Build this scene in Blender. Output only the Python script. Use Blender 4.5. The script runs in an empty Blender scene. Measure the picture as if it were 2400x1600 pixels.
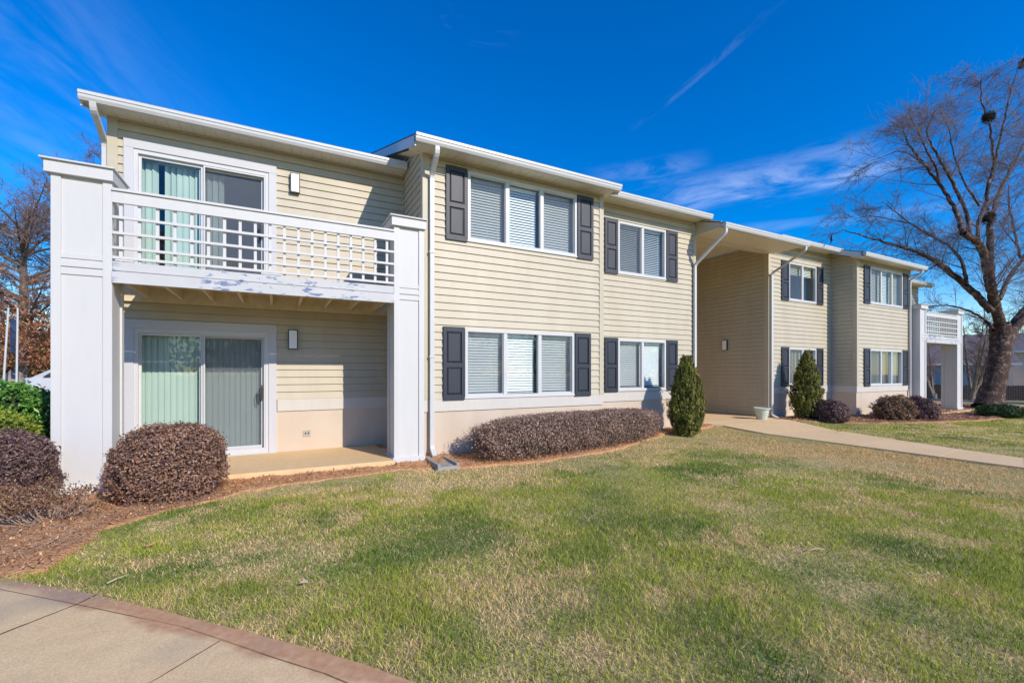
import bpy, bmesh, math, random
import numpy as np
from mathutils import Vector, Matrix
R=math.radians
random.seed(7); rng=np.random.default_rng(7)
sc=bpy.context.scene; COL=sc.collection
# ------------------------------------------------------------------ camera
TH=R(27.9453)
cam=bpy.data.cameras.new('camera'); camo=bpy.data.objects.new('camera',cam); COL.objects.link(camo)
camo.location=(0,0,1.345); camo.rotation_euler=(R(90),0,-TH)
cam.sensor_width=36; cam.lens=1038.38/2400*36; cam.shift_y=71.2/2400; cam.clip_start=.05; cam.clip_end=3000
sc.camera=camo
# ------------------------------------------------------------------ object helpers
def tag(o,label=None,cat=None,group=None,kind=None):
    if label: o['label']=label
    if cat: o['category']=cat
    if group: o['group']=group
    if kind: o['kind']=kind
    return o
def thing(name,label,cat,loc=(0,0,0),group=None):
    o=bpy.data.objects.new(name,None); COL.objects.link(o); o.location=loc; o.empty_display_size=.2
    return tag(o,label,cat,group)
def worig(o):
    v=Vector((0,0,0))
    while o is not None: v+=Vector(o.location); o=o.parent
    return v
class MB:
    def __init__(s): s.v=[]; s.f=[]
    def add(s,vs,fs):
        n=len(s.v); s.v+= [tuple(v) for v in vs]; s.f+=[tuple(i+n for i in f) for f in fs]; return s
    def box(s,x0,x1,y0,y1,z0,z1):
        return s.add([(x0,y0,z0),(x1,y0,z0),(x1,y1,z0),(x0,y1,z0),(x0,y0,z1),(x1,y0,z1),(x1,y1,z1),(x0,y1,z1)],
          [(0,3,2,1),(4,5,6,7),(0,1,5,4),(1,2,6,5),(2,3,7,6),(3,0,4,7)])
    def quad(s,a,b,c,d): return s.add([a,b,c,d],[(0,1,2,3)])
    def prism(s,prof,x0,x1,axis='x'):
        # prof: list of (y,z) closed; extruded on x
        n=len(prof)
        A=[(x0,p[0],p[1]) for p in prof]; B=[(x1,p[0],p[1]) for p in prof]
        if axis=='y': A=[(p[0],x0,p[1]) for p in prof]; B=[(p[0],x1,p[1]) for p in prof]
        if axis=='z': A=[(p[0],p[1],x0) for p in prof]; B=[(p[0],p[1],x1) for p in prof]
        fs=[(i,(i+1)%n,n+(i+1)%n,n+i) for i in range(n)]+[tuple(range(n))[::-1],tuple(range(n,2*n))]
        return s.add(A+B,fs)
    def tube(s,pts,rad,k=6,cap=True,rect=None):
        pts=[Vector(p) for p in pts]; n=len(pts)
        if not hasattr(rad,'__len__'): rad=[rad]*n
        rings=[]; up=None
        for i,p in enumerate(pts):
            t=(pts[min(i+1,n-1)]-pts[max(i-1,0)])
            if t.length<1e-9: t=Vector((0,0,1))
            t.normalize()
            if up is None:
                up=Vector((1,0,0)) if abs(t.x)<.9 else Vector((0,1,0))
            a=(up-t*up.dot(t)).normalized(); b=t.cross(a); up=a
            if rect:
                ra,rb=rect; ring=[p+a*ra+b*rb,p-a*ra+b*rb,p-a*ra-b*rb,p+a*ra-b*rb]
            else: ring=[p+(a*math.cos(2*math.pi*j/k)+b*math.sin(2*math.pi*j/k))*rad[i] for j in range(k)]
            rings.append(ring)
        kk=len(rings[0]); vs=[v for r in rings for v in r]
        fs=[(i*kk+j,i*kk+(j+1)%kk,(i+1)*kk+(j+1)%kk,(i+1)*kk+j) for i in range(n-1) for j in range(kk)]
        if cap: fs+=[tuple(range(kk))[::-1],tuple(range((n-1)*kk,n*kk))]
        return s.add(vs,fs)
    def build(s,name,mat,parent=None,smooth=False,bevel=0,fix=True):
        me=bpy.data.meshes.new(name); o=bpy.data.objects.new(name,me); COL.objects.link(o)
        if parent is not None: o.parent=parent
        w=worig(o)
        me.from_pydata([(v[0]-w.x,v[1]-w.y,v[2]-w.z) for v in s.v],[],s.f); me.update()
        if fix:
            bm=bmesh.new(); bm.from_mesh(me); bmesh.ops.recalc_face_normals(bm,faces=bm.faces); bm.to_mesh(me); bm.free()
        if mat: me.materials.append(mat)
        if smooth: me.polygons.foreach_set('use_smooth',[True]*len(me.polygons))
        if bevel:
            m=o.modifiers.new('b','BEVEL'); m.width=bevel; m.segments=2; m.limit_method='ANGLE'
        return o
def npmesh(name,V,F,mat,parent=None,col=None,smooth=False,cn='Col'):
    """V (n,3) float, F (m,k) int; col (n,3)"""
    me=bpy.data.meshes.new(name); o=bpy.data.objects.new(name,me); COL.objects.link(o)
    if parent is not None: o.parent=parent
    w=worig(o); V=np.asarray(V,dtype=np.float32)-np.array([w.x,w.y,w.z],dtype=np.float32)
    F=np.asarray(F,dtype=np.int32); m,k=F.shape
    me.vertices.add(len(V)); me.vertices.foreach_set('co',V.ravel())
    me.loops.add(m*k); me.loops.foreach_set('vertex_index',F.ravel())
    me.polygons.add(m); me.polygons.foreach_set('loop_start',np.arange(0,m*k,k,dtype=np.int32))
    if smooth: me.polygons.foreach_set('use_smooth',np.ones(m,dtype=bool))
    me.update(calc_edges=True); me.validate()
    if col is not None:
        a=me.color_attributes.new(cn,'FLOAT_COLOR','POINT')
        c=np.ones((len(V),4),dtype=np.float32); c[:,:3]=col; a.data.foreach_set('color',c.ravel())
    me.materials.append(mat); return o
# ------------------------------------------------------------------ materials
class NT:
    def __init__(s,name):
        s.m=bpy.data.materials.new(name); s.m.use_nodes=True; s.t=s.m.node_tree; s.n=s.t.nodes; s.l=s.t.links
        s.b=s.n['Principled BSDF']; s.o=s.n['Material Output']
    def N(s,ty,**k):
        n=s.n.new(ty)
        for a,b in k.items():
            if a.startswith('i_'): n.inputs[a[2:].replace('_',' ')].default_value=b
            else: setattr(n,a,b)
        return n
    def L(s,a,b): s.l.new(a,b)
    def coord(s,scale=(1,1,1),rot=(0,0,0)):
        c=s.N('ShaderNodeTexCoord'); m=s.N('ShaderNodeMapping'); m.inputs['Scale'].default_value=scale; m.inputs['Rotation'].default_value=rot
        s.L(c.outputs['Object'],m.inputs['Vector']); return m.outputs[0]
    def noise(s,scale,detail=4,vec=None,rough=.5,mscale=(1,1,1)):
        n=s.N('ShaderNodeTexNoise'); n.inputs['Scale'].default_value=scale; n.inputs['Detail'].default_value=detail; n.inputs['Roughness'].default_value=rough
        s.L(vec if vec is not None else s.coord(mscale),n.inputs['Vector']); return n.outputs['Fac']
    def ramp(s,fac,stops):
        r=s.N('ShaderNodeValToRGB'); e=r.color_ramp.elements
        while len(e)<len(stops): e.new(.5)
        for i,(p,c) in enumerate(stops):
            e[i].position=p; e[i].color=(c[0],c[1],c[2],1) if hasattr(c,'__len__') else (c,c,c,1)
        s.L(fac,r.inputs[0]); return r.outputs[0]
    def mix(s,fac,a,b,bt='MIX'):
        n=s.N('ShaderNodeMix',data_type='RGBA',blend_type=bt)
        for sock,v in ((0,fac),(6,a),(7,b)):
            if isinstance(v,bpy.types.NodeSocket): s.L(v,n.inputs[sock])
            else: n.inputs[sock].default_value=v if sock==0 else ((v[0],v[1],v[2],1))
        return n.outputs[2]
    def bump(s,h,strength=.3,dist=.01,base=None):
        b=s.N('ShaderNodeBump'); b.inputs['Strength'].default_value=strength; b.inputs['Distance'].default_value=dist
        s.L(h,b.inputs['Height']); 
        if base: s.L(base,b.inputs['Normal'])
        s.L(b.outputs[0],s.b.inputs['Normal']); return b.outputs[0]
    def fin(s,col,rough=.6,spec=None):
        if isinstance(col,bpy.types.NodeSocket): s.L(col,s.b.inputs['Base Color'])
        else: s.b.inputs['Base Color'].default_value=(*col,1)
        s.b.inputs['Roughness'].default_value=rough
        if spec is not None: s.b.inputs['Specular IOR Level'].default_value=spec
        return s.m
def pm(name,c,rough=.6,var=.08,vs=3,bump=0,bs=200,mscale=(1,1,1),spec=.4):
    t=NT(name); n=t.noise(vs,5,mscale=mscale)
    a=[x*(1-var) for x in c]; b=[min(1,x*(1+var)) for x in c]
    col=t.ramp(n,[(.3,a),(.7,b)])
    if bump: t.bump(t.noise(bs,2,mscale=mscale),bump,.004)
    return t.fin(col,rough,spec)
M={}
# vinyl siding: cream with faint vertical grime and wood-grain bump
def siding():
    t=NT('vinyl_siding'); n=t.noise(1.1,4,mscale=(1,1,.35)); n2=t.noise(5,5,mscale=(1,1,.25)); g=t.noise(40,3,mscale=(.3,.3,8))
    c=t.ramp(n,[(.3,(.475,.415,.305)),(.7,(.53,.465,.35))]); c=t.mix(.22,c,t.ramp(n2,[(.35,(.42,.357,.255)),(.65,(.56,.505,.39))]))
    t.bump(g,.15,.002); return t.fin(c,.5,.4)
M['siding']=siding()
M['trimcream']=pm('cream_trim',(.50,.44,.325),.5,.05,2)
def painted(name,c,dirt=(.5,.48,.43),amt=.25):
    t=NT(name); n=t.noise(2.2,6,mscale=(1,1,.3)); n2=t.noise(14,5,mscale=(1,1,.12))
    col=t.mix(t.ramp(n2,[(.5,0),(.82,amt)]),t.ramp(n,[(.3,[x*.95 for x in c]),(.7,c)]),dirt)
    t.bump(t.noise(60,3,mscale=(1,1,.1)),.1,.002); return t.fin(col,.5,.4)
M['white']=painted('white_painted_wood',(.60,.59,.575))
M['alum']=pm('white_aluminium_gutter',(.565,.56,.55),.38,.03,2,spec=.5)
M['vinylwhite']=pm('white_window_frame',(.585,.58,.575),.4,.03,3)
M['trimwhite']=painted('white_door_trim',(.55,.545,.56),(.45,.42,.36),.2)
M['soffit']=pm('cream_soffit',(.74,.68,.55),.55,.04,2)
M['deckwood']=pm('cream_painted_joists',(.66,.56,.38),.65,.12,9,mscale=(1,.2,1))
def stucco():
    t=NT('peach_stucco'); n=t.noise(1.7,6,mscale=(1,1,.5)); f=t.noise(90,3)
    c=t.ramp(n,[(.3,(.56,.45,.345)),(.7,(.63,.53,.42))])
    t.bump(f,.35,.004); return t.fin(c,.85,.2)
M['stucco']=stucco()
M['band']=painted('cream_band_board',(.60,.56,.50),(.5,.46,.38),.35)
def shutterm(name,c,k):
    t=NT(name); v=t.coord((1,1,1)); w=t.N('ShaderNodeTexWave',wave_type='RINGS',rings_direction='SPHERICAL'); 
    w.inputs['Scale'].default_value=6; w.inputs['Distortion'].default_value=5; w.inputs['Detail'].default_value=3
    vv=t.coord((2.2,1,.5)); t.L(vv,w.inputs['Vector'])
    n=t.noise(5,4,mscale=(1,1,.3)); c2=[x*k for x in c]
    col=t.mix(t.ramp(n,[(.3,0),(.7,1)]),c,c2); t.bump(w.outputs['Fac'],.25,.003); return t.fin(col,.5,.45)
M['shutter']=shutterm('charcoal_shutter',(.022,.027,.040),1.2)
M['shutterold']=shutterm('weathered_charcoal_shutter',(.034,.036,.045),1.35)
def shingles():
    t=NT('dark_shingles'); v=t.coord((1,1,1)); b=t.N('ShaderNodeTexBrick'); b.inputs['Scale'].default_value=1
    b.inputs['Brick Width'].default_value=.3; b.inputs['Row Height'].default_value=.14; b.inputs['Mortar Size'].default_value=.008
    b.inputs['Color1'].default_value=(.07,.065,.065,1); b.inputs['Color2'].default_value=(.12,.11,.105,1); b.inputs['Mortar'].default_value=(.03,.03,.03,1)
    t.L(v,b.inputs['Vector']); t.bump(t.noise(80,2),.4,.004); return t.fin(b.outputs[0],.95,.2)
M['shingle']=shingles()
def glass(name,tint,spec_col=(1,1,1),mesh=0):
    t=NT(name); t.n.remove(t.b)
    tr=t.N('ShaderNodeBsdfTransparent'); tr.inputs[0].default_value=(*tint,1)
    gl=t.N('ShaderNodeBsdfGlossy'); gl.inputs['Roughness'].default_value=.015; gl.inputs['Color'].default_value=(*spec_col,1)
    lw=t.N('ShaderNodeLayerWeight'); lw.inputs[0].default_value=.5; pw=t.N('ShaderNodeMath',operation='POWER'); t.L(lw.outputs['Facing'],pw.inputs[0]); pw.inputs[1].default_value=4.5; fr=t.N('ShaderNodeMath',operation='MULTIPLY_ADD'); t.L(pw.outputs[0],fr.inputs[0]); fr.inputs[1].default_value=.85; fr.inputs[2].default_value=.055
    nz=t.noise(1.3,2); bp=t.N('ShaderNodeBump'); bp.inputs['Strength'].default_value=.06; bp.inputs['Distance'].default_value=.02; t.L(nz,bp.inputs['Height']); t.L(bp.outputs[0],gl.inputs['Normal'])
    base=tr.outputs[0]
    if mesh:      # insect screen: fine grey mesh in front of the pane
        df=t.N('ShaderNodeBsdfDiffuse'); df.inputs[0].default_value=(.20,.22,.25,1); ms=t.N('ShaderNodeMixShader'); ms.inputs[0].default_value=mesh; t.L(tr.outputs[0],ms.inputs[1]); t.L(df.outputs[0],ms.inputs[2]); base=ms.outputs[0]
    mx=t.N('ShaderNodeMixShader'); t.L(fr.outputs[0],mx.inputs[0]); t.L(base,mx.inputs[1]); t.L(gl.outputs[0],mx.inputs[2]); t.L(mx.outputs[0],t.o.inputs[0]); return t.m
M['glass']=glass('window_glass',(.88,.93,.93))
M['glassgreen']=glass('green_door_glass',(.84,.93,.90))
M['glassscreen']=glass('window_glass_with_screen',(.84,.88,.87),(.5,.5,.5),.26)
M['doorscreen']=glass('door_glass_with_screen',(.82,.87,.86),(.35,.35,.35),.40)
M['blind']=pm('white_blind_slats',(.86,.88,.87),.5,.03,4)
M['blindcream']=pm('cream_blind_slats',(.8,.78,.62),.5,.03,4)
M['vblind']=pm('pale_green_vertical_blinds',(.51,.575,.535),.6,.05,2)
M['vblindw']=pm('grey_white_vertical_blinds',(.62,.66,.68),.6,.05,2)
M['room']=pm('dark_room_interior',(.26,.275,.29),.9,.2,1)
M['black']=pm('black_metal',(.025,.025,.03),.45,.2,6)
M['lens']=pm('frosted_lamp_lens',(.86,.87,.89),.35,.02,4)
M['bronze']=pm('dark_bronze_handle',(.06,.05,.045),.35,.2,8)
def concrete(name,a,b,red=0,spk=.35):
    t=NT(name); n=t.noise(.9,6,rough=.6); n2=t.noise(120,3); n3=t.noise(9,5)
    c=t.ramp(n,[(.3,a),(.72,b)]); c=t.mix(.3,c,t.ramp(n3,[(.3,[x*.8 for x in a]),(.7,[min(1,x*1.08) for x in b])]))
    c=t.mix(spk,c,t.ramp(n2,[(.35,[x*.72 for x in a]),(.65,[min(1,x*1.15) for x in b])]))
    vo=t.N('ShaderNodeTexVoronoi'); vo.inputs['Scale'].default_value=38; t.L(t.coord(),vo.inputs['Vector'])
    sp=t.ramp(vo.outputs['Distance'],[(.05,1),(.11,0)]); sp2=t.ramp(t.noise(7,2),[(.5,0),(.6,.55)])
    mm=t.mix(1,sp,sp2,'MULTIPLY'); c=t.mix(mm,c,(.12,.10,.08))
    if red:
        # clay stain on the lawn-side margin of the pavement: distance across it along (1,1)/sqrt2
        co=t.N('ShaderNodeTexCoord'); dp=t.N('ShaderNodeVectorMath',operation='DOT_PRODUCT'); t.L(co.outputs['Object'],dp.inputs[0]); dp.inputs[1].default_value=(.733,.680,0)
        ad=t.N('ShaderNodeMath',operation='MULTIPLY_ADD'); t.L(t.noise(3.5,4),ad.inputs[0]); ad.inputs[1].default_value=.22; t.L(dp.outputs['Value'],ad.inputs[2])
        st=t.ramp(ad.outputs[0],[(0,0),(1,0)])
        mr=t.N('ShaderNodeMapRange'); t.L(ad.outputs[0],mr.inputs[0]); mr.inputs[1].default_value=1.80; mr.inputs[2].default_value=1.85; 
        ml=t.N('ShaderNodeMath',operation='MULTIPLY'); t.L(mr.outputs[0],ml.inputs[0]); ml.inputs[1].default_value=.85
        c=t.mix(ml.outputs[0],c,t.ramp(t.noise(20,4),[(.3,(.46,.21,.105)),(.7,(.60,.34,.185))]))
        dk=t.ramp(t.noise(.8,3,vec=t.coord((1,1,1),(0,0,.9))),[(.46,0),(.60,.6)]); c=t.mix(dk,c,(.30,.25,.20))
    t.bump(n2,.3,.003); return t.fin(c,.9,.25)
M['pave']=concrete('old_pavement_concrete',(.68,.465,.235),(.84,.61,.34),1)
M['walk']=concrete('path_concrete',(.70,.49,.26),(.82,.60,.35))
M['patio']=concrete('tan_patio_concrete',(.70,.48,.24),(.80,.57,.32),0,.15)
M['plinth']=pm('pale_plinth_concrete',(.66,.67,.67),.85,.1,5,.2)
M['grey']=concrete('grey_splash_concrete',(.28,.27,.25),(.38,.37,.34))
M['asphalt']=pm('asphalt',(.16,.15,.15),.95,.2,2,.3)
M['kerb']=pm('kerb_concrete',(.42,.38,.34),.9,.1,2)
def lawn_base():
    t=NT('lawn_ground'); n=t.noise(.35,5); n2=t.noise(30,5); n3=t.noise(2.2,4)
    c=t.ramp(n3,[(.35,(.36,.32,.12)),(.6,(.60,.45,.22))]); c=t.mix(t.ramp(n,[(.42,.15),(.62,.75)]),c,t.ramp(n2,[(.3,(.24,.28,.07)),(.7,(.38,.40,.12))]))
    c=t.mix(.35,c,t.ramp(n2,[(.3,(.11,.085,.045)),(.7,(.40,.33,.19))])); t.bump(n2,.8,.03); return t.fin(c,1,.1)
M['lawn']=lawn_base()
def mulch():
    t=NT('pine_straw_mulch'); n=t.noise(1.4,4); n2=t.noise(55,5,mscale=(.35,1,1)); n3=t.noise(90,4,mscale=(1,.3,1))
    c=t.ramp(n2,[(.32,(.34,.14,.055)),(.5,(.62,.30,.135)),(.7,(.86,.55,.29))]); c=t.mix(.5,c,t.ramp(n3,[(.35,(.32,.165,.08)),(.65,(.70,.43,.23))]))
    c=t.mix(t.ramp(n,[(.45,0),(.7,.5)]),c,(.46,.21,.10)); t.bump(n2,.9,.03); return t.fin(c,1,.1)
M['mulch']=mulch()
def vcol(name,rough=.7,trans=.25,spec=.3,cn='Col'):
    t=NT(name); a=t.N('ShaderNodeVertexColor'); a.layer_name=cn; t.L(a.outputs[0],t.b.inputs['Base Color']); t.b.inputs['Roughness'].default_value=rough; t.b.inputs['Specular IOR Level'].default_value=spec
    if trans:
        tl=t.N('ShaderNodeBsdfTranslucent'); t.L(a.outputs[0],tl.inputs[0]); mx=t.N('ShaderNodeMixShader'); mx.inputs[0].default_value=trans
        t.L(t.b.outputs[0],mx.inputs[1]); t.L(tl.outputs[0],mx.inputs[2]); t.L(mx.outputs[0],t.o.inputs[0])
    return t.m
M['blade']=vcol('grass_blades',.6,.4,.25); M['leaf']=vcol('leaves',.55,.25,.35); M['glossyleaf']=vcol('glossy_leaves',.35,.2,.5); M['straw']=vcol('dry_straw',.8,.15,.2)
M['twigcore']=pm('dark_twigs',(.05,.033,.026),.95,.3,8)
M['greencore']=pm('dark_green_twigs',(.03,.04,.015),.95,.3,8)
def bark_birch():
    t=NT('peeling_birch_bark'); n=t.noise(6,6,mscale=(1,1,.8),rough=.75); n2=t.noise(18,5,mscale=(1,1,2.2)); 
    c=t.ramp(n,[(.40,(.04,.027,.022)),(.52,(.10,.065,.05)),(.58,(.28,.19,.14)),(.64,(.66,.54,.46))]); c=t.mix(.5,c,t.ramp(n2,[(.4,(.02,.013,.011)),(.62,(.13,.075,.055))]))
    t.bump(n2,1,.04); return t.fin(c,.9,.2)
M['birch']=bark_birch()
M['twig']=pm('purple_brown_twigs',(.185,.145,.15),.9,.25,1)
M['barkbrown']=pm('brown_bark',(.20,.155,.12),.95,.35,6,.6,30)
M['twigbrown']=pm('brown_twigs',(.20,.135,.115),.9,.25,1)
# ------------------------------------------------------------------ world / light
SUN=Vector((.36,-1,.606)).normalized(); EL=math.asin(SUN.z); AZ=math.atan2(SUN.x,SUN.y)
def world():
    w=bpy.data.worlds.new('World'); sc.world=w; w.use_nodes=True; t=w.node_tree; n=t.nodes; l=t.links; bg=n['Background']
    sk=n.new('ShaderNodeTexSky'); sk.sky_type='NISHITA'; sk.sun_disc=False; sk.sun_elevation=EL; sk.sun_rotation=AZ; sk.air_density=1.0; sk.dust_density=.15; sk.ozone_density=2.5; sk.altitude=200
    hs=n.new('ShaderNodeHueSaturation'); hs.inputs['Saturation'].default_value=1.68; hs.inputs['Hue'].default_value=.514; hs.inputs['Value'].default_value=1.2; l.new(sk.outputs[0],hs.inputs['Color'])
    def math_(op,a,b=None,c=None):
        m=n.new('ShaderNodeMath'); m.operation=op
        for i,v in enumerate((a,b,c)):
            if v is None: continue
            if isinstance(v,(int,float)): m.inputs[i].default_value=v
            else: l.new(v,m.inputs[i])
        return m.outputs[0]
    tc=n.new('ShaderNodeTexCoord'); sx=n.new('ShaderNodeSeparateXYZ'); l.new(tc.outputs['Generated'],sx.inputs[0])
    az=math_('ARCTAN2',sx.outputs[0],sx.outputs[1]); el=math_('ARCSINE',sx.outputs[2])
    # cirrus: streaks = noise stretched along a line in (azimuth, elevation), each wisp fading off either side of its line
    def streak(a0,e0,a1,e1,wid,sc_,thr,seed,soft=.5,endf=.12):
        dx,dy=a1-a0,e1-e0; L=math.hypot(dx,dy); ux,uy=dx/L,dy/L
        pa=math_('SUBTRACT',az,a0); pe=math_('SUBTRACT',el,e0)
        u=math_('ADD',math_('MULTIPLY',pa,ux),math_('MULTIPLY',pe,uy)); v=math_('ADD',math_('MULTIPLY',pa,-uy),math_('MULTIPLY',pe,ux))
        cb=n.new('ShaderNodeCombineXYZ'); l.new(math_('MULTIPLY',u,1.0),cb.inputs[0]); l.new(math_('MULTIPLY',v,4.0),cb.inputs[1]); cb.inputs[2].default_value=seed
        nz=n.new('ShaderNodeTexNoise'); nz.inputs['Scale'].default_value=sc_; nz.inputs['Detail'].default_value=7; nz.inputs['Roughness'].default_value=.62; nz.inputs['Distortion'].default_value=.6; l.new(cb.outputs[0],nz.inputs['Vector'])
        nb=math_('SUBTRACT',nz.outputs['Fac'],.5)
        vv=math_('ADD',v,math_('MULTIPLY',nb,wid*1.2))
        side=math_('MAXIMUM',math_('SUBTRACT',1.0,math_('POWER',math_('DIVIDE',math_('ABSOLUTE',vv),wid),1.5)),0.0)
        def sm(x,lo,hi):
            mr=n.new('ShaderNodeMapRange'); mr.interpolation_type='SMOOTHSTEP'; l.new(x,mr.inputs[0]); mr.inputs[1].default_value=lo; mr.inputs[2].default_value=hi; return mr.outputs[0]
        ends=math_('MULTIPLY',sm(u,-endf,endf),sm(u,L+endf,L-endf))
        tx=sm(nz.outputs['Fac'],thr,thr+soft)
        return math_('MULTIPLY',math_('MULTIPLY',side,ends),tx)
    def px(x,y):   # native photo pixel -> (azimuth, elevation), radians
        a=(x-1200)/1038.38; return TH+math.atan(a), math.atan((871.2-y)/1038.38/math.sqrt(1+a*a))
    defs=[((-150,-60),(330,330),.20,3.2,.38,1.3,.20,.20),((1860,-30),(1510,280),.009,9,.38,4.1,.13,.05),((1560,470),(2080,360),.050,6,.38,7.7,.60,.06),
          ((1750,540),(2300,480),.018,6,.40,9.2,.40,.07),((1400,420),(1620,385),.03,6,.42,5.2,.35,.05),((0,330),(200,420),.06,5,.42,2.2,.3,.08),((900,-10),(1180,60),.04,6,.5,3.9,.12,.06),((2000,560),(2450,430),.08,4,.40,6.1,.2,.1)]
    tot=None
    for a,b,wid,s_,thr,seed,amp,ef in defs:
        m=math_('MULTIPLY',streak(*px(*a),*px(*b),wid,s_,thr,seed,.45,ef),amp)
        tot=m if tot is None else math_('MAXIMUM',tot,m)
    mix=n.new('ShaderNodeMix'); mix.data_type='RGBA'; l.new(tot,mix.inputs[0]); l.new(hs.outputs[0],mix.inputs[6]); mix.inputs[7].default_value=(4.8,5.3,7.4,1)
    l.new(mix.outputs[2],bg.inputs[0]); bg.inputs[1].default_value=.14
world()
sl=bpy.data.lights.new('sun','SUN'); so=bpy.data.objects.new('sun',sl); COL.objects.link(so); sl.energy=3.7; sl.angle=R(.5); sl.color=(1,.915,.80)
so.rotation_euler=(-SUN).to_track_quat('-Z','Y').to_euler(); so.location=(4,-10,12)
sc.view_settings.view_transform='Standard'; sc.view_settings.look='None'; sc.view_settings.exposure=.32; sc.view_settings.gamma=1
# ------------------------------------------------------------------ terrain
def sm(x,a,b):
    t=min(1,max(0,(x-a)/(b-a))); return t*t*(3-2*t)
def wally(x):
    return 8.44 if x<2.13 else 7.13 if x<5.87 else 7.72 if x<9.33 else 8.12 if x<16.45 else 7.39 if x<20.15 else 8.7
def vn(x,y,s=1.0,seed=0):
    """smooth value noise, numpy"""
    x=np.asarray(x,dtype=float)/s+seed*17.3; y=np.asarray(y,dtype=float)/s+seed*5.1
    xi=np.floor(x).astype(np.int64); yi=np.floor(y).astype(np.int64); fx=x-xi; fy=y-yi; fx=fx*fx*(3-2*fx); fy=fy*fy*(3-2*fy)
    def h(a,b):
        v=(a*374761393+b*668265263+seed*974711)&0x7fffffff; v=((v^(v>>13))*1274126177)&0x7fffffff; return ((v^(v>>16))&0xffff)/65535.
    return (h(xi,yi)*(1-fx)+h(xi+1,yi)*fx)*(1-fy)+(h(xi,yi+1)*(1-fx)+h(xi+1,yi+1)*fx)*fy
def zg(x,y):
    x=np.asarray(x,dtype=float); y=np.asarray(y,dtype=float)
    def S(t,a,b):
        t=np.clip((t-a)/(b-a),0,1); return t*t*(3-2*t)
    z=-.035-.075*S(7.6-y,0,1.1)
    z=z-.10*S(x,13,23)-.75*S(x,27,48)
    return z-.02*S(4.5-y,0,2)
def zf(x,y): return float(zg(x,y))
xs=np.unique(np.concatenate([np.linspace(-300,-12,14),np.arange(-12,32,.25),np.linspace(32,60,28),np.linspace(60,420,20)]))
ys=np.unique(np.concatenate([np.linspace(-200,-4,10),np.arange(-4,10,.25),np.linspace(10,60,30),np.linspace(60,400,14)]))
GX,GY=np.meshgrid(xs,ys,indexing='ij'); near=(GX>-3)&(GX<30)&(GY<9)&(GY>-3)
GZ=zg(GX,GY)+np.where(near,(vn(GX,GY,1.1,3)-.5)*.03,0)-.012
nx,ny=GX.shape; idx=np.arange(nx*ny).reshape(nx,ny)
Fq=np.stack([idx[:-1,:-1],idx[1:,:-1],idx[1:,1:],idx[:-1,1:]],-1).reshape(-1,4)
tag(npmesh('lawn',np.stack([GX,GY,GZ],-1).reshape(-1,3),Fq,M['lawn'],smooth=True),'lawn ground under the patchy winter grass',kind='structure')
def slab(name,poly,z0,z1,mat,zfn=None,kind='structure',label=None,parent=None):
    mb=MB(); n=len(poly); zz=lambda p,z:(zf(*p)+z if zfn else z)
    vs=[(p[0],p[1],zz(p,z0)) for p in poly]+[(p[0],p[1],zz(p,z1)) for p in poly]
    mb.add(vs,[tuple(range(n))[::-1],tuple(range(n,2*n))]+[(i,(i+1)%n,n+(i+1)%n,n+i) for i in range(n)])
    o=mb.build(name,mat,parent)
    if kind: tag(o,label,kind=kind)
    return o
# foreground pavement : slabs with open joints. margin band + field
PE=[(-4.6,7.6),(-3.1,5.95),(-1.735,4.47),(-1.035,3.825),(-.401,3.157),(-.205,2.951),(.10,2.62),(.378,2.303),(.58,2.04),(1.2,1.25),(2.05,.15)]     # lawn edge
SL=[(-4.5,7.35),(-3.0,5.70),(-1.634,4.217),(-1.105,3.72),(-.482,3.116),(-.265,2.86),(-.021,2.564),(.20,2.31),(.36,2.09),(.96,1.32),(1.78,.25)]    # scored line
OUT=[(p[0]-1.35,p[1]-1.25) for p in SL]
PZ=-.105
mb=MB()
def inset(poly,g):
    """shrink a polygon by g on every side"""
    n=len(poly); A=sum(poly[i][0]*poly[(i+1)%n][1]-poly[(i+1)%n][0]*poly[i][1] for i in range(n)); sg=1 if A>0 else -1; r=[]
    for i in range(n):
        p0,p1,p2=Vector(poly[i-1]),Vector(poly[i]),Vector(poly[(i+1)%n]); a=(p1-p0).normalized(); b=(p2-p1).normalized()
        na=Vector((-a.y,a.x))*sg; nb=Vector((-b.y,b.x))*sg; m_=(na+nb); k=max(.3,m_.dot(na)); r.append(tuple(p1+m_*(g/k)))
    return r
def addslab(mb,poly,z0,z1,g=.006):
    q=inset(poly,g); n=len(q); q2=q
    vs=[(*p,z0) for p in q]+[(*p,z1-.0005) for p in q]+[(*p,z1) for p in q2]
    mb.add(vs,[tuple(range(2*n,3*n))]+[(k*n+i,k*n+(i+1)%n,(k+1)*n+(i+1)%n,(k+1)*n+i) for k in (0,1) for i in range(n)])
def lerp2(a,b,t): return (a[0]+(b[0]-a[0])*t,a[1]+(b[1]-a[1])*t)
for a,b in ((0,3),(3,10)):
    addslab(mb,PE[a:b+1]+SL[a:b+1][::-1],PZ-.1,PZ,.006)
for a,b in ((0,3),(3,5),(5,10)):
    addslab(mb,SL[a:b+1]+OUT[a:b+1][::-1],PZ-.1,PZ,.0045)
tag(mb.build('pavement',M['pave']),'tan concrete pavement with a clay-red margin in the front corner',kind='structure')
slab('pavement_bed',[(-6.2,6.2),(-4.8,7.9),(2.2,.1),(.6,-1.2)],-.25,PZ-.0035,pm('dark_joint_soil',(.16,.10,.065),1,.3,20))
jd=MB()
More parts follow.
